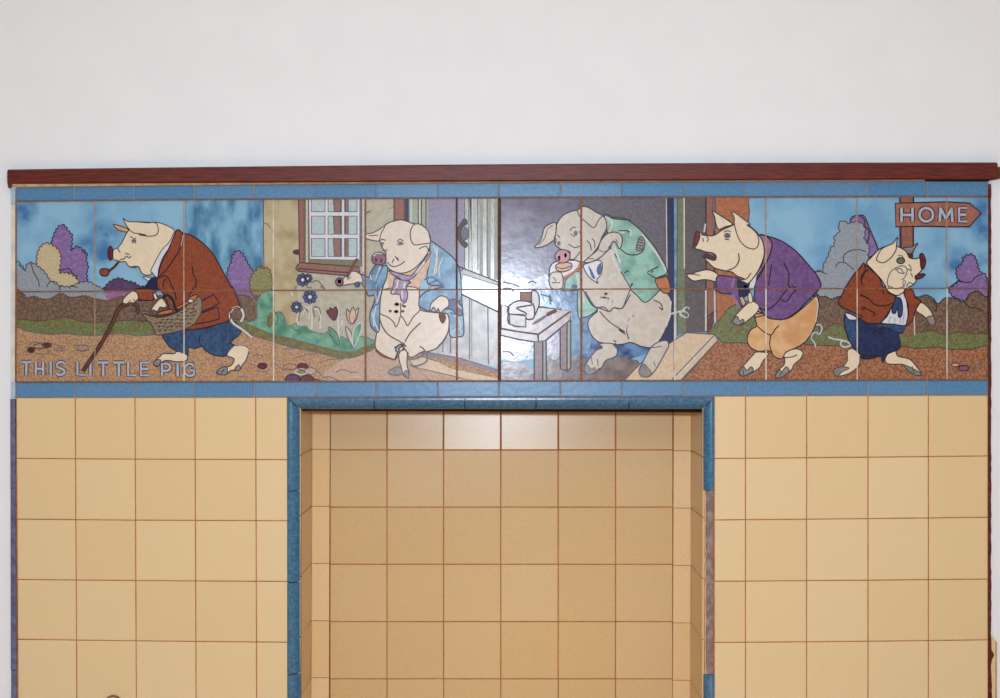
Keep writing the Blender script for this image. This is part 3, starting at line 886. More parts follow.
s.fill('C2 560 290 620 340 635 420 590 380', 'bed_green', 'line_soft', .7)
s.make('tulip_leaf', mural)
s = Part(); s.fill('C2 545 180 565 170 570 155 590 165 610 148 625 180 618 220 600 245 572 225', 'maroon', 'line', .8).line('C2 590 165 600 200 598 240', 'line', .6); s.make('tulip', mural, 'dark red tulip')
s = Part(); s.fill('C2 690 162 710 185 732 150 750 175 772 155 765 210 745 258 715 268 690 225', 'peach', 'line_soft', .8).lines(['C2 715 185 705 220 720 262', 'C2 750 178 755 220 735 262'], 'line_soft', .6); s.make('tulip', mural, 'peach tulip')

# ---------- doorway, half door, entrance
LV[0] = base + 6.3
s = Part()
s.fill('D 238 40 322 40 322 260 238 260', 'brown_dark', None, sharp=True)
s.fill('D 250 40 312 40 312 260 250 260', 'brown', None, sharp=True)
s.fill('D 322 40 345 40 345 260 322 260', 'navy', None, sharp=True)
s.fill('D 345 40 490 40 490 400 345 400', 'strip_green', None, sharp=True)
s.lines(['D 365 40 365 300', 'D 425 40 425 300'], 'line_pale', 1.2, smooth=False)
s.lines(['D 345 40 345 300', 'D 415 40 415 300', 'D 437 40 437 300', 'D 470 40 470 300'], 'line_soft', .9, smooth=False)
s.make('door_post', mural, 'brown and grey-green door post')
s = Part()
s.fill('D 484 40 748 40 748 698 D2 700 60 D2 520 60 D 484 698', 'lilac', None, sharp=True)
s.fill('D 742 40 990 40 990 698 742 698', 'flute', None, sharp=True)
for x in (780, 850, 905, 955):
    s.fill('D %d 40 %d 40 %d 640 %d 640' % (x, x+26, x+26, x), 'flute_shade', None, sharp=True, up=0)
    LV[0] += .2
s.lines(['D 745 40 745 560', 'D 775 40 775 560', 'D 838 40 840 570', 'D 905 40 905 610'], 'line_grey', .8, smooth=False)
s.line('D 800 40 800 560', 'line_pale', 1.1, smooth=False)
dr = s.make('open_door', mural, 'lilac and pale fluted door standing open')
s = Part(); s.fill('D 745 205 765 235 735 260 720 300 730 350 765 385 750 410 715 380 695 330 695 280 715 240', 'rust_dark', 'line', .8); s.oval('D', 752, 310, 20, 45, 'inside_dark', 'line_soft', .6); s.make('door_handle', dr)
s = Part()
s.fill('D2 510 10 990 10 990 580 D2 500 470', 'worn_white', None, sharp=True)
s.fill('D 700 590 740 560 985 655 985 698 D2 990 15 990 185 700 50', 'worn_white', 'line', .9, sharp=True)
s.fill('D 735 600 985 680 D2 985 15 985 180 705 48 D 715 660', 'flute', 'line_grey', .7, sharp=True)
s.line('D2 695 45 985 185', 'line', 1.2, smooth=False); s.line('D 690 540 985 655', 'line', 1.0, smooth=False)
s.lines(['D2 780 90 780 520', 'D2 910 150 915 560', 'D2 645 340 645 480', 'D2 590 400 590 470'], 'line_grey', .9, smooth=False)
s.lines(['D2 795 100 795 500'], 'strip_green', 1.2, smooth=False)
s.make('door_panel', mural)
s = Part()
s.fill('D2 420 460 520 480 700 510 990 600 990 635 700 590 450 510', 'lilac_floor', 'line_grey', .8, sharp=True)
s.fill('D2 340 500 450 505 700 585 990 635 990 700 760 700 380 575', 'step', 'line_grey', .8, sharp=True)
s.fill('D2 400 580 700 650 830 700 500 700', 'path_pink', 'line_grey', .8, sharp=True)
s.fill('D2 470 500 990 620 990 660 650 590', 'path', None, sharp=True)
s.make('doorstep', mural)

# interior of the middle panels
LV[0] = base + 12.6
s = Part()
s.fill('E 66 40 1000 40 1000 698 66 698', 'inside', None, sharp=True)
s.fill('E 650 40 F 420 40 F 420 698 E 700 698', 'inside_dark', None, sharp=True)
s.fill('E 90 700 90 620 150 560 140 500 200 600 300 640 400 600 450 700 450 740', 'inside_glare', None)  # pale patches put the flash glare into the glaze colour
s.fill('E2 70 5 1000 5 F2 460 5 F2 460 420 E2 1000 520 66 530', 'blue_glow', None, sharp=True)
s.fill('E2 66 560 100 540 250 550 300 600 420 520 560 480 700 530 900 520 F2 60 500 200 530 260 640 100 668 E2 700 668 66 668', 'floor_grey', None, sharp=True)
s.fill('E2 90 20 160 10 200 40 160 90 110 130 85 120', 'inside_glare', None)
s.fill('E2 90 400 190 390 290 430 280 500 200 540 110 520 85 470', 'inside_glare', None)
s.fill('E2 410 380 480 330 495 420 480 520 420 500', 'inside_glare', None)
s.fill('E2 590 200 640 260 650 430 600 500 580 400', 'coat_blue', None)
s.lines(['E2 90 470 140 470 170 500', 'E2 360 60 420 80 430 130', 'E2 420 60 440 110', 'E 90 655 160 670 210 690', 'E 270 665 300 650 330 665', 'E2 90 20 140 15 170 40'], 'navy', 1.1)
s.line('E2 645 200 650 660', 'line', 1.0, smooth=False)
s.make('room_interior', mural)
s = Part()
s.fill('F 398 40 458 40 460 698 F2 460 350 420 420 300 420 F2 360 60 F 410 600', 'navy', None, sharp=True)
s.fill('F 398 40 404 40 410 600 402 600', 'line_pale', None, sharp=True)
s.fill('F 456 40 478 40 478 698 F2 478 370 456 380 F 458 698', 'coat_blue', None, sharp=True)
s.fill('F 478 40 536 40 536 698 F2 545 325 480 355 F 478 698', 'pipe_green', 'line_soft', .7, sharp=True)
s.line('F 528 40 530 560', 'line_pale', 1.1, smooth=False); s.line('F2 463 40 463 375', 'line_pale', 1.6, smooth=False)
s.make('door_jamb', mural, 'navy and green door jamb')
s = Part(); s.line('F2 430 200 480 185 530 180 560 205 545 225 520 215 500 195 545 150 565 165', 'line_pale', 1.3); s.make('jamb_tie', mural)
s = Part()
s.fill('F 536 40 682 40 682 698 F2 690 330 545 330 F 536 698', 'door_dark', None, sharp=True)
s.fill('F 682 40 742 40 745 698 F2 750 230 700 330 690 330 F 682 698', 'brown_dark', 'line', .8, sharp=True)
s.fill('F 690 40 730 40 735 698 F2 740 180 700 240 F 692 698', 'brown', None, sharp=True)
s.lines(['F2 683 30 683 320', 'F2 745 30 748 260', 'F 680 240 670 300'], 'line_pale', 1.3, smooth=False)
s.line('F 740 40 740 290', 'line_grey', 1.2, smooth=False)
s.line('F2 690 225 755 170', 'line', 1.0, smooth=False)
s.fill('F 750 40 G 135 40 132 100 140 150 128 250 100 300 F 990 698 F2 900 200 760 260 755 60 F 748 698', 'brick', 'line_soft', .7, sharp=True)
s.make('entrance_brickwork', mural, 'dark doorway with brown post and orange brickwork')
s = Part()
s.fill('F2 700 335 740 280 800 220 830 170 880 140 920 120 1000 110 G2 200 200 200 410 100 405 0 405 F2 800 400 770 370', 'grass', 'line_soft', .7)
s.make('grass_tuft', mural)
s = Part()
s.fill('F2 105 668 230 540 460 385 545 332 745 345 770 385 515 700 100 700', 'step', 'line_soft', .8, sharp=True)
s.lines(['F2 745 348 440 668', 'F2 770 385 505 670', 'F2 745 348 770 385', 'F2 455 395 460 660'], 'line_grey', .9, smooth=False)
s.lines(['F2 748 365 470 650'], 'line_pale', 1.2, smooth=False)
s.make('stone_step', mural, 'pale doorstep slab')
s = Part()
s.fill('H 283 40 382 40 380 440 360 480 300 440 285 400', 'brown_dark', 'line', .9, sharp=True)
s.fill('H 292 40 374 40 372 440 300 420', 'brown', None, sharp=True)
post = s.make('signpost', mural, 'brown signpost reading HOME')
s = Part(); s.fill('H2 300 60 395 60 395 330 385 350 300 330', 'brown', None, sharp=True); s.make('post_foot', post)
s = Part()
s.fill('H 252 95 400 90 620 84 780 94 862 165 780 262 600 262 500 258 255 262', 'sign_wood', 'line', 1.0, sharp=True)
s.make('sign_board', post)

# ---------- lettering
GL = {'T': [[(0, 0), (1, 0)], [(.5, 0), (.5, 1)]], 'H': [[(0, 0), (0, 1)], [(1, 0), (1, 1)], [(0, .52), (1, .52)]], 'I': [[(.5, 0), (.5, 1)]],
      'S': [[(.95, .12), (.7, 0), (.3, 0), (.05, .18), (.1, .38), (.5, .5), (.9, .64), (.95, .84), (.65, 1), (.25, 1), (.0, .86)]],
      'L': [[(0, 0), (0, 1), (1, 1)]], 'E': [[(1, 0), (0, 0), (0, 1), (1, 1)], [(0, .5), (.85, .5)]],
      'P': [[(0, 1), (0, 0), (.6, 0), (.95, .12), (1, .3), (.9, .48), (.6, .58), (0, .58)]],
      'G': [[(.95, .2), (.75, .03), (.45, 0), (.12, .2), (0, .5), (.12, .82), (.45, 1), (.8, .96), (.98, .85), (.98, .56), (.6, .56)]],
      'O': [[(.5 + .5 * math.sin(i * math.pi / 10), .5 - .5 * math.cos(i * math.pi / 10)) for i in range(21)]],
      'M': [[(0, 1), (.06, 0)], [(.06, 0), (.5, .8)], [(.5, .8), (.94, 0)], [(.94, 0), (1, 1)]]}
def letter(ch, sheet, x0, x1, y0, y1, w_in, w_out, parent):
    q = Part(); lv = LV[0]
    for st in GL[ch]:
        pts = [(x0 + (x1-x0)*u, y0 + (y1-y0)*v) for u, v in st]
        tr = sheet + ' ' + ' '.join('%f %f' % p for p in pts)
        q.line(tr, 'line_soft' if parent is mural else 'line', w_out, smooth=False)
    LV[0] = lv + 1.8
    for st in GL[ch]:
        pts = [(x0 + (x1-x0)*u, y0 + (y1-y0)*v) for u, v in st]
        q.line(sheet + ' ' + ' '.join('%f %f' % p for p in pts), 'letter', w_in, smooth=False)
    LV[0] = lv
    o = q.make('letter_' + ch.lower(), parent)
LV[0] = base + 40
for ch, sh, x0, x1, y0, y1 in (('T', 'A2', 84, 148, 542, 635), ('H', 'A2', 184, 236, 540, 635), ('I', 'A2', 276, 304, 540, 635), ('S', 'A2', 330, 392, 542, 632),
        ('L', 'A2', 480, 530, 540, 632), ('I', 'A2', 560, 586, 540, 635), ('T', 'A2', 626, 702, 545, 640), ('T', 'A2', 738, 812, 545, 640), ('L', 'A2', 842, 896, 545, 636), ('E', 'A2', 932, 990, 545, 636)):
    letter(ch, sh, x0, x1, y0, y1, 1.9, 3.3, mural)
LVpig = base + 38.1
LV[0] = base + 62
for ch, sh, x0, x1, y0, y1 in (('P', 'B2', 228, 286, 553, 642), ('I', 'B2', 322, 356, 553, 642), ('G', 'B2', 385, 458, 553, 640)):
    letter(ch, sh, x0, x1, y0, y1, 1.9, 3.3, mural)
LV[0] = base + 42
for ch, x0, x1 in (('H', 296, 374), ('O', 424, 520), ('M', 568, 658), ('E', 706, 762)):
    letter(ch, 'H', x0, x1, 128, 224, 2.1, 3.7, post)

# ---------- pig 1: brown jacket, pipe, cane, basket
LV[0] = LVpig
head = Part()
head.fill('A 735 245 790 258 838 278 845 300 790 292 760 275', 'tan', 'line_soft', .8)
head.fill('A 735 430 765 412 790 385 812 345 835 300 860 270 880 240 1000 232 B 200 232 265 255 318 292 300 370 240 450 175 540 150 600 100 602 75 575 60 545 0 548 A 900 552 850 545 820 510 790 512 760 500 735 492', 'pig', 'line_soft', .8)
head.fill('A 806 205 820 212 845 225 930 228 1000 235 B 60 228 130 230 190 240 200 300 175 325 120 328 60 318 A 970 322 920 310 880 305 840 270', 'pig', 'line_soft', .8)
head.lines(['A 830 470 850 485 860 470', 'A 820 450 850 460', 'A 765 410 775 430 785 445', 'A 855 330 880 350 870 380', 'A 895 340 880 365 900 380', 'A 780 498 810 490 830 470'], 'line_grey', 1.0)
head.oval('A', 882, 362, 14, 8, 'inside_dark', 'line_grey', .8)
pig1 = head.make('pig_figure', mural, 'pig in a rust jacket with pipe, cane and basket')
s = Part(); s.oval('A', 715, 450, 18, 50, 'maroon', 'line', .8); s.oval('A', 713, 450, 8, 20, 'rust_dark', None); s.make('snout', pig1)
s = Part(); s.line('A 775 508 745 545 700 582', 'rust_dark', 1.9); s.fill('A 642 572 660 560 700 565 705 590 690 610 660 612 642 595', 'rust', 'line', .9); s.make('smoking_pipe', pig1)
s = Part(); s.fill('B 318 298 332 318 280 410 235 480 205 560 195 625 160 590 148 575 175 520 225 430 280 370', 'white_glaze', 'line_soft', .7); s.fill('B 92 618 145 625 165 640 150 655 110 635', 'white_glaze', 'line_soft', .7)
s.make('shirt_collar', pig1)
s = Part(); s.fill('B 105 698 130 655 160 625 190 630 200 698 B2 190 40 170 40 150 20 120 25 90 10', 'navy', 'line', .8); s.make('waistcoat', pig1)
s = Part(); s.fill('B2 230 340 300 325 400 285 430 305 560 298 700 240 785 290 780 345 715 402 745 430 680 497 600 492 540 460 510 432 460 446 418 437 412 495 385 500 340 465 290 440 250 392', 'trouser_blue', 'line', .8)
s.line('B2 500 350 495 400 520 440', 'line', .7); s.line('B2 690 425 715 405 740 432', 'line', .7)
s.make('trousers', pig1)
s = Part()
s.fill('B2 215 500 240 482 315 482 325 468 350 468 380 478 408 495 402 530 340 540 270 530 230 540 195 575 165 552 185 525', 'pig', 'line_soft', .9)
s.fill('B2 165 550 190 525 220 530 200 570', 'hoof', 'line_soft', .7)
s.make('leg', pig1); s = Part()
s.fill('B2 735 430 780 425 825 432 845 460 830 520 795 570 775 600 720 600 690 625 640 632 615 612 660 578 715 570 742 520 690 492', 'pig', 'line_soft', .9)
s.fill('B2 618 610 655 580 690 580 690 625 645 632', 'hoof', 'line_soft', .8); s.line('B2 650 625 670 590', 'line', .7); s.fill('B2 745 590 775 560 785 590 765 605', 'hoof', 'line_soft', .7)
s.line('B2 740 432 790 428 830 440 845 465', 'line_pale', 1.0)
s.make('leg', pig1)
s = Part(); s.line('B2 868 368 820 325 770 290 735 265 712 225 715 185 745 152 790 160 808 210 790 255', 'line', 2.6); LV[0] += 1.4; s.line('B2 868 368 820 325 770 290 735 265 712 225 715 185 745 152 790 160 808 210 790 255', 'line_pale', 1.9); s.make('tail', pig1)
s = Part()
s.fill('B 325 300 345 284 375 305 440 325 520 380 590 455 650 560 700 650 728 698 B2 728 0 760 75 785 145 790 160 750 152 715 180 712 240 640 268 560 290 430 312 360 290 300 200 240 60 200 20 B 192 680 195 630 225 520 280 410', 'rust', 'line', 1.0)
s.fill('A2 880 35 930 15 B2 60 20 150 20 165 60 160 100 60 100 A2 930 100 905 80', 'rust', 'line', .9)
s.lines(['B 378 308 365 370 350 430 300 510 250 580 200 620', 'B 445 545 450 600 470 640 465 698', 'B2 455 10 430 50 415 70', 'B 200 630 250 610 280 640 295 690', 'B 235 690 240 650 260 630'], 'line', 1.0)
s.lines(['B2 505 112 550 85 595 60 615 90 640 118 590 150 510 182', 'B2 510 192 560 175 622 148 632 190 635 235 560 255 465 272', 'B2 330 100 320 50 300 0'], 'line', 1.1, smooth=False)
s.line('B 378 320 370 360 360 400', 'line_pale', .8)
s.make('jacket', pig1)
s = Part(); cane = 'A2 895 192 912 175 900 140 872 122 835 128 795 145 765 180 742 235 700 320 640 425 580 515 518 608'
s.line(cane, 'line', 3.3); LV[0] += 2; s.line(cane, 'brown_dark', 2.2)
s.make('walking_cane', pig1)
s = Part(); s.fill('A2 868 38 900 45 912 70 912 92 885 118 860 135 830 130 803 118 808 92 835 62', 'pig', 'line_soft', .9); s.lines(['A2 880 90 890 110', 'A2 835 125 860 100'], 'line_grey', .8); s.make('hand', pig1)
s = Part()
s.fill('B2 88 188 110 180 200 215 290 195 350 170 400 110 440 90 495 78 510 110 512 170 480 240 430 290 350 320 200 350 170 310 150 270 110 230', 'basket', 'line_soft', .9)
bp_ = [(120, 215), (200, 235), (300, 215), (400, 150), (490, 110), (495, 170), (465, 235), (420, 280), (340, 305), (210, 335), (180, 310), (160, 270)]
def inside(x, y, q):
    r = False
    for k in range(len(q)):
        (x0, y0), (x1, y1) = q[k-1], q[k]
        if (y0 > y) != (y1 > y) and x < x0 + (y - y0) * (x1 - x0) / (y1 - y0): r = not r
    return r
for i in range(9):
    for k in range(12):
        a, b_ = 105 + k * 33 + (i % 2) * 16 + random.uniform(-5, 5), 105 + i * 26 + random.uniform(-4, 4)
        if inside(a, b_, bp_) and inside(a + 26, b_ - 4, bp_):
            s.line('B2 %f %f %f %f %f %f' % (a, b_, a + 13, b_ + 5, a + 27, b_ - 5), 'rust_dark' if (i + k) % 3 == 0 else 'line_soft', 1.0, taper=True)
s.line('B2 100 195 200 222 300 200 380 160 420 110', 'rust_dark', 1.4)
s.fill('B2 195 192 290 165 300 190 210 208', 'orange', 'line', .9); s.fill('B2 330 150 400 112 425 80 470 62 480 75 455 110 410 130 345 165', 'orange', 'line', .8)
s.oval('B2', 432, 106, 20, 13, 'white_glaze', 'line_soft', .8)
s.line('B2 235 85 265 68 300 95 320 150 340 185', 'line', 2.6); s.line('B2 255 75 290 90 315 150 335 180', 'olive', 1.4)
s.make('basket', pig1)
s = Part(); s.fill('B2 145 178 180 125 225 88 262 138 240 155 215 150 195 180 165 170', 'pig', 'line_soft', .9); s.fill('B2 165 50 185 60 195 95 175 90', 'pig', 'line', .7); s.make('hand', pig1)

# ---------- pig 2: pale blue coat, neckcloth, pipe
LV[0] = LVpig
s = Part()
s.fill('D2 420 95 470 40 600 0 D 480 660 500 480 495 370 520 372 560 400 640 460 690 520 715 600 722 698 D2 725 100 740 330 700 362 640 352 630 210 560 190 480 175 420 140', 'coat_blue', 'line', .9)
s.lines(['D 540 400 550 440 540 600', 'D 590 480 560 560 570 620', 'D 520 390 545 470 525 600'], 'line_pale', 1.0)
s.lines(['D 460 640 510 620 560 650 600 698', 'D 480 670 560 640', 'D2 645 150 680 120 720 100', 'D2 640 190 690 200 720 180'], 'coat_navy', 1.3)
s.fill('D2 560 165 640 100 690 100 730 150 725 210 690 200 640 165', 'coat_navy', 'line', .8)
s.lines(['D2 690 90 700 140 725 160', 'D2 645 340 700 300 730 340', 'D2 665 210 700 230 720 300'], 'line_pale', 1.0)
coat = s
s2 = Part()
s2.fill('D 190 590 240 560 480 440 502 480 480 560 440 640 420 698 D2 420 140 440 175 540 190 620 200 635 262 620 345 560 430 500 462 440 470 380 505 345 500 335 470 270 500 240 522 150 480 108 430 118 340 140 250 135 180 145 80 165 0 D 175 660', 'pig_pale', 'line_brown', 1.0)
pig2 = s2.make('pig_figure', mural, 'pig in a pale blue coat and mauve neckcloth')
coat.make('coat', pig2)
s = Part()
s.fill('D 200 600 260 570 490 450 500 500 470 590 420 698 D2 400 60 360 60 300 20 220 10 D 205 698', 'peach', None)
s.fill('D2 150 30 400 10 418 130 425 172 380 220 340 282 320 250 290 215 275 260 255 292 240 260 205 225 160 205 135 182 140 100', 'pig_pale', 'line_brown', .9)
s.lines(['D2 290 120 290 215', 'D2 320 115 300 140 330 145'], 'line_brown', .9)
for (x, y, r) in ((262, 130, 15), (258, 182, 14), (315, 145, 10), (305, 180, 9), (215, 178, 9)): s.oval('D2', x, y, r, r * .7, 'rust_dark', 'line_brown', .6, up=0)
s.make('waistcoat', pig2)
s = Part()
s.fill('D 180 250 240 222 300 213 380 240 440 248 490 305 502 370 480 450 420 530 350 580 280 592 220 570 190 540 180 500 185 450 170 430 150 390 138 330', 'pig_pale', 'line', .9)
s.fill('D 388 245 430 245 480 285 495 330 498 375 440 385 388 390 365 360 358 310 365 275', 'pig_pale', 'line_soft', .9)
s.fill('D 40 318 90 305 130 285 178 255 150 310 135 360 90 358 45 345', 'pig_pale', 'line_soft', .8); s.lines(['D 60 325 130 322'], 'line_soft', .7)
s.lines(['D 190 512 230 545 280 535 320 508', 'D 250 470 270 500', 'D 265 480 275 505', 'D 240 490 230 520', 'D 145 360 160 350 180 360', 'D 265 370 285 350 310 365', 'D 175 425 195 430', 'D 420 420 470 400 490 440'], 'line_soft', .9)
s.oval('D', 158, 381, 10, 7, 'inside_dark', 'line_grey', .7, up=0); s.oval('D', 288, 377, 13, 8, 'inside_dark', 'line_grey', .8, up=0); s.lines(['D 262 385 285 392 312 380', 'D 145 395 165 398'], 'line_grey', .8)
s.make('head', pig2)
s = Part(); s.oval('D', 135, 490, 52, 46, 'snout', 'line', .9); s.oval('D', 112, 500, 9, 16, 'rust_dark', None, up=0); s.oval('D', 152, 500, 9, 18, 'rust_dark', None, up=0); s.line('D 95 470 120 450 160 455', 'line_pale', 1.0); s.make('snout', pig2)
s = Part()
s.fill('D 210 575 300 600 360 610 400 570 490 455 495 475 430 560 385 620 350 640 362 665 310 650 270 620 240 610', 'scarf', 'line', .8)
s.fill('D 250 625 290 640 350 650 330 698 D2 340 60 325 115 292 100 280 60 220 55 D 235 690', 'scarf', 'line', .8)
s.lines(['D 270 640 260 698', 'D 320 660 310 698', 'D2 300 20 300 90', 'D 400 590 460 510', 'D2 250 20 230 50'], 'line_pale', 1.5)
s.make('neckcloth', pig2)
s = Part()
s.fill('D 0 598 60 622 75 590 115 532 160 540 195 545 190 620 160 698 D2 165 0 145 100 140 220 132 328 80 290 72 200 105 100 100 65 60 70 40 20 D 10 660', 'coat_blue', 'line', .9)
s.lines(['D 145 545 120 620 110 690', 'D 70 600 80 640', 'D2 150 20 100 200 100 290', 'D2 110 60 120 110', 'D2 85 190 110 270 130 318'], 'line_pale', 1.0)
s.lines(['D 105 698 125 620 165 545', 'D2 130 0 120 100', 'D2 90 160 130 120'], 'coat_navy', 1.2)
s.make('sleeve', pig2)
s = Part(); s.fill('C 655 650 690 600 740 578 790 605 800 655 745 665 700 672 660 678', 'pig_pale', 'line_soft', .9); s.fill('C 745 665 775 655 780 685 755 690', 'coat_navy', 'line', .7); s.line('C 690 640 720 620', 'line_grey', .8)
s.make('hand', pig2)
s = Part(); s.line('C 765 488 735 540 690 625', 'line_brown', 2.4); s.line('C 768 485 740 535', 'line_pale', 1.8); s.oval('C', 637, 655, 27, 30, 'snout', 'line', .9); s.oval('C', 637, 650, 14, 15, 'line_brown', None, up=0); s.make('smoking_pipe', pig2)
s = Part(); s.fill('D2 500 180 505 130 540 92 580 70 625 90 632 140 600 165 575 190 555 160 545 185 525 150', 'pig_pale', 'line_brown', .9); s.make('hand', pig2)
s = Part()
s.lines(['D2 142 235 160 290 200 345 260 382 320 415', 'D2 432 262 390 300 350 345 320 400', 'D2 425 430 450 445 465 470', 'D2 108 455 160 500 250 525', 'D2 625 335 600 385 560 425'], 'line_brown', 1.0)
s.fill('D2 565 195 600 200 610 230 590 265 570 240', 'line_brown', 'line_brown', .8)
s.make('skin_fold', pig2); s = Part()
s.lines(['D2 340 500 350 520 420 510 470 470 480 490 470 540 400 570 360 560'], 'line_grey', 1.3)
s.fill('D2 275 500 300 455 335 470 335 560 350 620 345 650 315 640 300 600', 'pig_pale', 'line_brown', .9)
s.fill('D2 315 620 335 600 350 640 340 658', 'hoof', 'line_grey', .8)
s.make('leg', pig2); s = Part()
s.fill('D2 200 612 230 590 270 575 295 590 300 625 240 635', 'hoof', 'line_grey', .9); s.line('D2 240 600 255 630', 'line_grey', .8)
s.make('foot', pig2); s = Part()
s.lines(['D2 255 440 290 415 330 430', 'D2 270 450 300 430 325 460', 'D2 290 415 310 440 300 462', 'D2 280 450 250 520', 'D2 250 430 260 470'], 'line', 1.3)
s.make('knee_crease', pig2)

# ---------- table with parcel
LV[0] = LVpig
s = Part()
s.fill('E2 78 130 140 150 250 150 370 150 572 178 345 342 200 325 78 300', 'table_pale', 'rust_dark', 1.3, sharp=True)
s.fill('E2 78 305 200 325 338 345 342 402 200 380 78 352', 'table_pale', 'rust_dark', 1.3, sharp=True)
s.fill('E2 345 345 572 182 572 242 400 385 345 405', 'table_pale', 'rust_dark', 1.3, sharp=True)
tb = s.make('table', mural, 'pale wooden table')
s = Part()
s.fill('E2 315 395 400 385 402 678 315 678', 'table_leg', 'line', 1.0, sharp=True); s.lines(['E2 375 400 375 678'], 'line', 1.0, smooth=False); s.line('E2 388 390 390 678', 'strip_green', 1.2, smooth=False)
s.make('leg', tb)
s = Part()
s.fill('E2 500 300 575 245 575 585 550 605 500 590', 'table_leg', 'line', 1.0, sharp=True); s.line('E2 548 265 548 598', 'line', .9, smooth=False); s.line('E2 562 260 562 585', 'strip_green', 1.3, smooth=False)
s.make('leg', tb)
s = Part()
s.fill('E2 215 45 295 45 298 108 215 108', 'brown', 'line', 1.1, sharp=True)
s.fill('E2 298 38 340 48 352 110 345 150 312 215 298 150', 'worn_white', 'line', 1.1)
s.fill('E2 130 150 200 105 305 128 312 225 262 235 240 205 140 200', 'table_pale', 'rust_dark', 1.3)
s.line('E2 300 135 240 145 190 158 250 190 262 205', 'rust_dark', 1.3)
s.fill('E2 140 200 255 212 255 292 180 288 140 270', 'worn_white', 'rust_dark', 1.3, sharp=True); s.lines(['E2 135 150 128 240 140 275'], 'rust_dark', 1.3)
s.make('loaf_parcel', mural, 'pale cut loaf and brown box on the table')
s = Part(); s.line('E2 302 272 350 245 410 205', 'line_grey', 2.4, taper=True); s.line('E2 405 205 440 188 475 172', 'line_brown', 3.0); s.make('table_knife', mural)

# ---------- pig 3: green jacket, plate
LV[0] = LVpig
body = Part()
body.fill('E2 650 25 1000 25 F2 100 25 350 30 412 60 438 120 425 210 400 300 345 400 290 437 225 430 150 402 100 412 20 420 E2 900 412 830 410 760 390 712 330 698 255 735 205 765 170 700 90', 'pig_grey', 'line', .9)
body.lines(['E2 780 180 820 225 870 270 965 330 F2 60 310 110 345', 'F2 170 210 130 250 118 320 135 380', 'F2 25 385 45 400', 'F2 310 100 360 125 375 170 350 150'], 'line', .9)
body.line('F2 160 215 122 270 112 330', 'line_pale', 1.2); body.line('F2 435 110 425 210 400 290', 'line_pale', 1.4)
pig3 = body.make('pig_figure', mural, 'pig in a green jacket eating from a plate')
s = Part()
s.fill('E2 780 412 870 410 905 450 895 500 825 530 795 580 770 592 745 620 695 622 670 592 700 530 755 460 800 440', 'pig_grey', 'line_soft', .9)
s.fill('E2 672 595 690 560 720 590 745 580 750 610 700 628', 'hoof', 'line_grey', .8); s.lines(['E2 720 500 730 560', 'E2 765 520 770 570', 'E2 870 410 900 445'], 'line_grey', .8)
s.make('leg', pig3); s = Part()
s.fill('F2 290 440 340 402 400 388 418 425 385 490 335 580 305 620 270 647 220 642 207 600 240 530', 'pig_grey', 'line_soft', .9)
s.fill('F2 210 610 240 555 275 590 295 620 265 645 220 643', 'hoof', 'line_grey', .8); s.lines(['F2 245 560 255 610', 'F2 310 540 325 575', 'F2 290 440 370 430'], 'line_grey', .8)
s.make('leg', pig3)
s = Part()
s.fill('E 815 182 860 190 880 205 1000 215 F 0 195 90 198 160 238 235 305 300 385 355 465 408 585 330 630 345 698 F2 350 30 310 75 247 117 195 70 150 30 F 120 698 100 640 50 560 20 480 E 900 480 860 400', 'coat_green', 'line', .9)
s.lines(['F 130 280 150 300 145 330', 'F 230 320 330 450 400 575', 'F 100 300 20 310', 'F 15 400 30 470 60 560', 'E 820 190 870 230 850 300'], 'line_pale', 1.5)
s.lines(['F 75 420 120 455 180 462 230 440 245 400', 'F 265 590 310 620 350 635', 'F 265 585 345 545', 'F 290 590 310 575', 'F 100 590 135 575', 'F 145 690 160 665', 'E 980 300 1000 290 F 60 290'], 'line', 1.0)
s.oval('F', 118, 578, 12, 9, 'navy', None, up=0); s.oval('F', 155, 672, 12, 9, 'navy', None, up=0)
jk = s.make('jacket', pig3)
s = Part(); s.fill('F 215 335 240 345 248 390 225 430 192 432 190 390', 'hoof', 'line_soft', .9); s.lines(['F 205 350 235 360', 'F 200 370 238 380', 'F 195 390 235 400', 'F 193 410 225 418'], 'line', .7); s.make('sleeve_patch', jk)
s = Part(); s.fill('F 320 640 365 625 408 622 430 698 F2 432 30 415 52 380 48 355 20 F 345 698', 'orange', 'line', .9); s.make('elbow_patch', jk, 'orange elbow patch')
s = Part()
s.fill('E 600 600 650 560 690 510 780 470 850 420 880 500 930 580 960 630 1000 698 E2 1000 20 960 120 940 160 880 155 850 180 810 150 750 150 700 90 660 30', 'pig_grey', 'line_soft', .9)
s.lines(['E 880 380 900 440 930 520', 'E 860 420 880 500 930 580', 'E 850 640 880 600 920 620 930 650', 'E2 850 60 860 110 830 150', 'E2 810 100 830 130'], 'line_pale', 1.6)
s.lines(['E2 680 40 740 140 790 160 850 182 880 155 940 158 1000 60'], 'line_soft', 1.0)
for (x, y) in ((825, 55), (870, 105), (815, 80)): s.oval('E2', x, y, 12, 12, 'line', None, up=0)
s.line('E2 785 80 820 82 860 95', 'line', .9)
s.make('shirt', pig3)
s = Part()
s.fill('E 665 540 700 520 770 500 800 530 790 600 760 640 770 665 730 640 690 600', 'white_glaze', 'line_soft', .9)
s.fill('E 765 545 790 520 795 570 775 610 760 580', 'coat_navy', None); s.fill('E 700 540 730 580 750 630 725 620', 'coat_navy', None)
s.make('necktie', pig3)
s = Part()
s.fill('E2 625 15 655 15 720 130 765 165 700 215 660 222 628 215', 'coat_green', 'line', .8)
s.fill('E 530 698 540 640 590 600 620 580 650 600 650 698 E2 600 30 540 35 510 25', 'coat_green', 'line', .8)
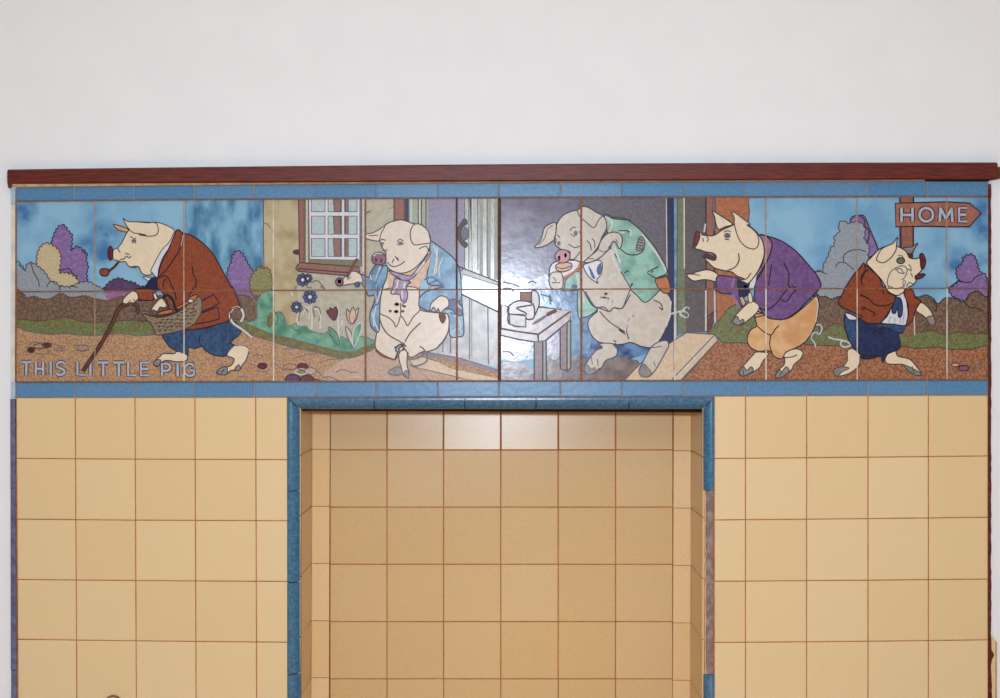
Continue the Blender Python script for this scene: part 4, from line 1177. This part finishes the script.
s.lines(['E 620 600 635 698', 'E2 660 40 670 120'], 'line_pale', 1.5); s.fill('E 580 698 590 670 620 680 615 698', 'coat_navy', None)
s.make('jacket_front', pig3)
s = Part()
s.fill('E 425 640 425 560 450 520 500 505 600 500 635 495 640 530 610 575 560 610 510 635 470 620', 'white_glaze', 'line', 1.0)
s.line('E 510 628 570 605 625 560 645 520', 'orange', 2.2)
s.make('plate', pig3)
s = Part()
s.fill('E 462 300 475 245 515 185 580 152 620 143 660 118 700 125 760 160 800 182 825 215 830 275 800 330 765 410 690 500 640 512 600 495 560 490 570 440 500 420 462 380', 'pig_grey', 'line', .9)
s.fill('E 470 237 420 245 385 275 370 330 350 375 315 408 370 405 430 375 462 340', 'pig_grey', 'line', .9); s.line('E 450 250 410 280 390 340 350 395', 'line_grey', .8)
s.lines(['E 620 145 640 190 680 225 740 268 770 220 800 185', 'E 690 360 715 390 720 430', 'E 725 345 745 370 745 410', 'E 570 290 590 265 610 270', 'E 560 385 600 410 640 400', 'E 480 400 500 420', 'E 455 330 470 355 465 380', 'E 640 440 620 470 600 490', 'E 480 320 500 340'], 'line_soft', .9)
s.oval('E', 610, 308, 10, 16, 'inside_dark', 'line_grey', .9, up=0); s.oval('E', 490, 380, 9, 12, 'inside_dark', 'line_grey', .9, up=0); s.lines(['E 575 310 590 325 605 335', 'E 635 290 640 310'], 'line_grey', .8)
s.make('head', pig3)
s = Part(); s.fill('E 468 540 495 522 550 515 582 528 575 560 525 582 478 572', 'peach', 'line_brown', 1.0); s.line('E 475 548 520 560 578 540', 'line_brown', .8)
s.oval('E', 517, 472, 54, 48, 'snout_pink', 'line', .9); s.oval('E', 492, 485, 10, 18, 'maroon', None, up=0); s.oval('E', 538, 465, 9, 16, 'maroon', None, up=0); s.make('snout', pig3)
s = Part(); s.fill('E 420 640 440 590 500 585 515 610 520 650 510 700 440 700', 'pig_grey', 'line_soft', .9); s.lines(['E 450 620 470 650', 'E 440 660 500 660'], 'line_soft', .8); s.make('hand', pig3)
s = Part()
s.fill('E 670 512 720 465 765 425 790 360 830 315 880 300 925 312 942 350 935 400 918 418 900 380 880 365 855 400 830 440 770 490 710 515', 'pig_grey', 'line', .9)
s.lines(['E 770 420 800 440 830 435', 'E 700 490 740 490', 'E 845 400 850 420', 'E 895 350 915 380'], 'line_grey', .9)
s.make('hand', pig3)

# ---------- pig 4: purple jacket
LV[0] = LVpig
s = Part()
s.fill('G2 190 180 250 205 330 238 420 228 520 155 600 80 620 75 632 140 612 265 560 370 490 430 400 470 370 518 315 502 278 460 200 465 140 430 122 370 150 310 190 285 178 225', 'tan', 'line', .9)
s.lines(['G2 195 285 240 325 292 348 320 310 348 282', 'G2 290 350 283 420 300 480', 'G2 180 225 215 215 240 210', 'G2 185 200 230 195'], 'line', .9)
s.line('G2 612 80 628 140 610 260', 'line_pale', 1.2)
pig4 = s.make('pig_figure', mural, 'pig in a purple jacket with tan breeches')
s = Part()
s.fill('G2 190 470 275 478 262 500 228 545 210 582 150 622 90 642 62 612 120 540 165 490', 'pig', 'line_soft', .9)
s.fill('G2 65 615 95 575 120 600 150 575 165 605 95 642', 'hoof', 'line_soft', .8); s.line('G2 95 600 95 635', 'line_soft', .7)
s.make('leg', pig4); s = Part()
s.fill('G2 388 515 385 490 420 460 480 448 520 475 500 520 455 560 440 592 380 642 322 652 340 602 385 560', 'pig', 'line_soft', .9)
s.line('G2 385 512 440 505 480 490', 'line_soft', .9)
s.fill('G2 322 650 350 595 370 610 400 575 420 605 375 645', 'hoof', 'line_soft', .8); s.line('G2 350 640 375 605', 'line_soft', .7)
s.make('leg', pig4)
s = Part(); tr = 'G2 612 440 600 400 580 375 590 340 615 330 635 345 655 305 640 275 615 280'
s.line(tr, 'line_grey', 2.4); LV[0] += 1.2; s.line(tr, 'line_pale', 1.5); s.make('tail', pig4)
s = Part()
s.fill('F 545 595 580 598 620 582 700 568 765 600 775 655 700 640 650 640 600 648 560 625', 'pig', 'line', .9); s.line('F 545 600 600 600 640 610', 'line_soft', .8)
s.make('hand', pig4)
s = Part()
s.fill('G 208 320 260 328 330 348 400 383 480 445 560 535 620 610 648 670 640 698 G2 640 15 600 60 540 120 480 180 400 232 330 238 270 225 235 195 205 150 170 100 175 50 G 175 690 195 610 230 540 240 450 235 390', 'coat_purple', 'line', 1.0)
s.fill('G 212 325 265 335 300 390 275 480 180 640 178 600 225 540 243 460 238 390', 'mauve', 'line', .9)
s.lines(['G 275 340 300 385 280 470 230 580 175 660', 'G 380 515 410 570 420 620 415 680 440 698', 'G 295 530 285 600 275 680', 'G2 350 95 390 45 430 5', 'G2 205 150 250 170 300 150 350 100', 'G2 360 92 400 110 440 60 470 20 440 0'], 'line', 1.0)
s.fill('F 768 612 880 622 925 640 915 698 F2 920 50 940 100 938 150 905 110 870 60 810 55 760 35 F 755 698', 'coat_purple', 'line', 1.0)
s.line('F 885 625 870 698', 'mauve', 1.6); s.line('F2 870 60 900 110 925 150', 'mauve', 2.0)
s.make('jacket', pig4)
s = Part()
s.fill('G 120 665 150 640 190 590 185 650 170 698 G2 160 20 130 40 130 0', 'white_glaze', 'line_soft', .7)
s.fill('F 905 650 930 640 945 660 935 698 F2 925 60 915 30', 'peach', 'line', .7)
s.make('shirt', pig4)
s = Part(); s.fill('G 60 645 100 650 130 672 130 698 G2 140 20 130 60 85 80 65 60 60 0', 'navy', 'line', .8); s.fill('F 930 650 990 650 985 698 F2 960 70 920 70', 'navy', 'line', .8); s.oval('G', 110, 685, 14, 12, 'flower_blue', None, up=0); s.make('necktie', pig4)
s = Part()
s.fill('F 728 148 770 172 830 210 872 245 820 262 775 280 755 245 745 190', 'pig', 'line', .9); s.line('F 770 180 800 210 810 240', 'line_pale', 1.4)
s.fill('F 628 308 660 320 735 325 800 285 885 245 G 30 230 90 235 150 265 205 320 238 385 243 460 222 530 185 600 130 665 100 655 60 645 F 960 635 900 610 870 585 820 575 745 555 700 515 672 482 740 495 757 475 735 450 680 440 640 425 605 408', 'pig', 'line', .9)
s.fill('F 868 155 905 172 940 200 1000 245 G 120 248 165 282 198 325 205 375 190 410 160 420 110 402 70 360 45 300 F 885 240 885 200', 'pig', 'line_soft', .9)
s.lines(['F 915 455 918 500 890 550 830 575', 'G 60 450 65 500 40 545 0 570', 'G 150 590 120 630 80 640', 'F 810 300 840 290 860 300', 'F 815 350 850 355', 'F 690 330 700 350 690 370', 'F 660 340 665 370'], 'line_soft', .9)
s.oval('F', 835, 325, 20, 16, 'inside_dark', 'line_grey', .9, up=0)
s.fill('F 660 478 690 458 735 478 755 492 735 502 700 490', 'rust_dark', 'line', .8)
s.make('head', pig4)
s = Part(); s.fill('F 610 300 635 302 640 330 625 380 600 412 590 400 598 350', 'maroon', 'line', .8); s.line('F 645 310 648 340', 'line_pale', .9); s.make('snout', pig4)
s = Part(); s.fill('G2 15 242 75 172 145 112 185 120 208 150 185 195 130 242 80 278 32 268', 'pig', 'line_soft', .9); s.fill('G2 18 245 50 215 70 250 90 235 100 258 60 278 30 268', 'hoof', 'line_soft', .8)
s.fill('G2 70 85 90 78 110 120 90 140', 'peach', 'line', .7); s.fill('G2 130 60 150 50 160 110 135 115', 'pig', 'line_soft', .7); s.make('hand', pig4)

# ---------- pig 5: crying, looking to HOME
LV[0] = LVpig + 13
s = Part()
s.fill('H 305 415 340 408 370 405 412 378 385 425 370 450 345 455', 'hoof', 'line_soft', .9)
s.fill('H 48 520 80 480 140 420 195 400 240 395 290 412 330 440 352 482 395 490 428 485 432 540 445 560 420 592 392 620 400 645 382 672 H2 345 10 302 50 262 67 205 42 180 5 H 185 690 145 630 90 570', 'pig', 'line', .9)
s.fill('H 118 488 150 425 200 395 235 380 268 335 260 380 255 430 215 488 165 518 125 505', 'pig', 'line_soft', .9)
s.lines(['H 205 698 195 650 215 590 255 555 310 540 335 570 320 620 295 640', 'H 250 570 290 560 310 600', 'H 255 560 280 590 320 590', 'H 345 530 360 545 365 580', 'H 340 560 360 575', 'H 360 590 375 620', 'H 315 640 310 690', 'H 330 690 350 660 380 670', 'H2 205 0 260 20 320 0', 'H 270 465 300 470 310 490'], 'line_grey', .9)
s.oval('H', 290, 503, 28, 22, 'green_eye', 'line', .9, up=0)
s.fill('H 395 610 430 598 465 600 440 625 400 635', 'maroon', 'line', .8)
s.oval('H', 315, 660, 9, 16, 'white_glaze', 'line_grey', .7, up=0)
pig5 = s.make('pig_figure', mural, 'small pig in a rust jacket looking up at HOME')
LV[0] = LVpig
s = Part()
s.fill('G2 835 465 870 445 920 480 925 520 915 570 850 622 765 642 738 610 755 590 800 575 835 530', 'pig', 'line_soft', .9)
s.fill('G2 740 620 745 590 800 575 850 585 800 610 765 642', 'hoof', 'line_soft', .7)
s.make('leg', pig5); s = Part()
s.fill('H2 178 515 200 482 250 460 270 500 350 520 400 570 437 628 400 637 340 602 310 560 230 557 190 550', 'pig', 'line_soft', .9)
s.fill('H2 310 560 360 580 400 600 437 628 400 637 345 605', 'hoof', 'line_soft', .7); s.line('H2 370 570 385 620', 'line_soft', .7)
s.make('leg', pig5)
s = Part(); tr = 'G2 700 362 740 378 790 385 840 400 860 420 820 435 790 420 795 395 830 390'
s.line(tr, 'line_grey', 2.2); LV[0] += 1.2; s.line(tr, 'line_pale', 1.4); s.make('tail', pig5)
s = Part()
s.fill('H2 400 175 415 140 435 118 470 138 508 185 535 255 525 278 495 272 470 230 440 205', 'pig', 'line_soft', .9); s.fill('H2 475 225 520 215 535 258 525 278 495 272', 'hoof', 'line_soft', .8)
s.make('hand', pig5)
s = Part()
s.fill('G2 825 190 H2 0 230 150 262 320 275 300 330 272 342 285 400 275 450 200 482 180 515 160 540 148 500 90 515 30 520 0 500 G2 960 505 890 450 840 370 818 280', 'trouser_navy', 'line', .9)
s.fill('G2 830 200 905 230 912 440 860 400 825 300', 'trouser_blue', None); s.fill('H2 120 275 320 280 300 325 260 320 200 300', 'trouser_blue', None); s.fill('G2 825 195 880 215 900 235 850 235', 'white_glaze', None)
s.lines(['H2 90 340 150 300 220 300', 'H2 0 480 60 500 120 490', 'H2 150 500 170 480'], 'line', .8)
s.make('shorts', pig5)
s = Part()
s.fill('H2 145 262 190 220 225 150 255 80 300 45 325 80 338 150 342 200 330 278 240 272', 'white_glaze', 'line', .9)
s.lines(['H2 220 215 200 262', 'H2 250 225 245 268', 'H2 290 220 285 268', 'H2 315 190 305 268'], 'letter', .9)
s.make('shirt', pig5)
s = Part(); s.fill('H2 245 90 285 85 302 140 298 205 275 222 268 160 250 195 228 185 235 130', 'coat_navy', 'line', .9); s.line('H2 262 120 258 180', 'trouser_blue', 1.2); s.make('necktie', pig5)
s = Part()
s.fill('G 820 698 880 605 925 555 945 528 H 30 525 80 570 130 615 165 690 H2 180 5 205 50 250 72 238 125 195 200 150 260 100 268 60 265 0 235 G2 940 215 860 180 800 150 770 112 800 60', 'rust', 'line', 1.0)
s.fill('H2 325 20 375 30 392 80 432 108 405 150 385 200 375 245 330 282 345 200 338 120 315 60', 'rust', 'line', .9)
s.lines(['H 30 530 40 570 10 640 20 680', 'H2 0 60 60 90 110 135 180 140 230 120', 'H2 10 145 60 170 108 195 90 210', 'G 930 640 950 590 990 570', 'G2 930 65 990 90', 'H2 160 30 170 60', 'G2 930 160 960 170'], 'line', 1.0)
s.line('H2 385 215 390 350', 'line_pale', .9)
s.make('jacket', pig5)
LV[0] = LVpig + 22
s = Part(); s.fill('H 425 465 445 452 465 490 465 530 450 562 435 555 430 510', 'maroon', 'line', .9); s.oval('H', 450, 500, 5, 12, 'rust_dark', None, up=0); s.make('snout', pig5)
s = Part(); s.fill('H 335 450 378 455 372 490 352 482', 'rust_dark', None); s.make('ear_shade', pig5)

# ---------- joints between the picture tiles
JH = base + 66.0
def joint(part, pts, m, w):
    LV[0] = JH
    part.line(pts, m, w, raw=True)
s = Part()
def vline(x, L0, L1, m, w, lean=0.0):
    y0, y1 = quad3(L0, x), quad3(L1, x)
    joint(s, [(x + lean * k / 6, y0 + (y1 - y0) * k / 6) for k in range(7)], m, w)
for x, mt, mb, w in ((94.7, 'joint_tan', 'joint_tan', .75), (183.8, 'joint_tan', 'joint_pale', .85), (273.3, 'joint_pale', 'joint_pale', 1.0), (365.3, 'joint_brown', 'joint_brown', 1.4),
                     (456.7, 'joint_dark', 'joint_brown', 1.5), (581.2, 'joint_brown', 'joint_brown', 1.6), (674.6, None, 'joint_pale', 1.0), (765.8, 'joint_tan', 'joint_pale', 1.0), (857.0, 'joint_tan', 'joint_pale', .85), (946.8, 'joint_tan', 'joint_pale', .85)):
    if mt: vline(x, MUR_T, MUR_M, mt, w)
    vline(x + .2, MUR_M, MUR_B, mb, w)
vline(499.4, STRIP_T, MUR_B, 'joint_dark', 2.6)
xs = [16, 60, 110, 184, 273, 365, 457, 520, 581, 674, 766, 857, 920, 988]
joint(s, [(x, quad3(MUR_M, x)) for x in xs], 'joint_brown', .9)
joint(s, [(x, quad3(MUR_T, x)) for x in xs], 'joint_brown', 1.0)
joint(s, [(x, quad3(MUR_B, x)) for x in xs], 'joint_brown', 1.0)
vline(16.0, MUR_T, MUR_B, 'joint_brown', 1.2)
s.make('tile_joint', mural)
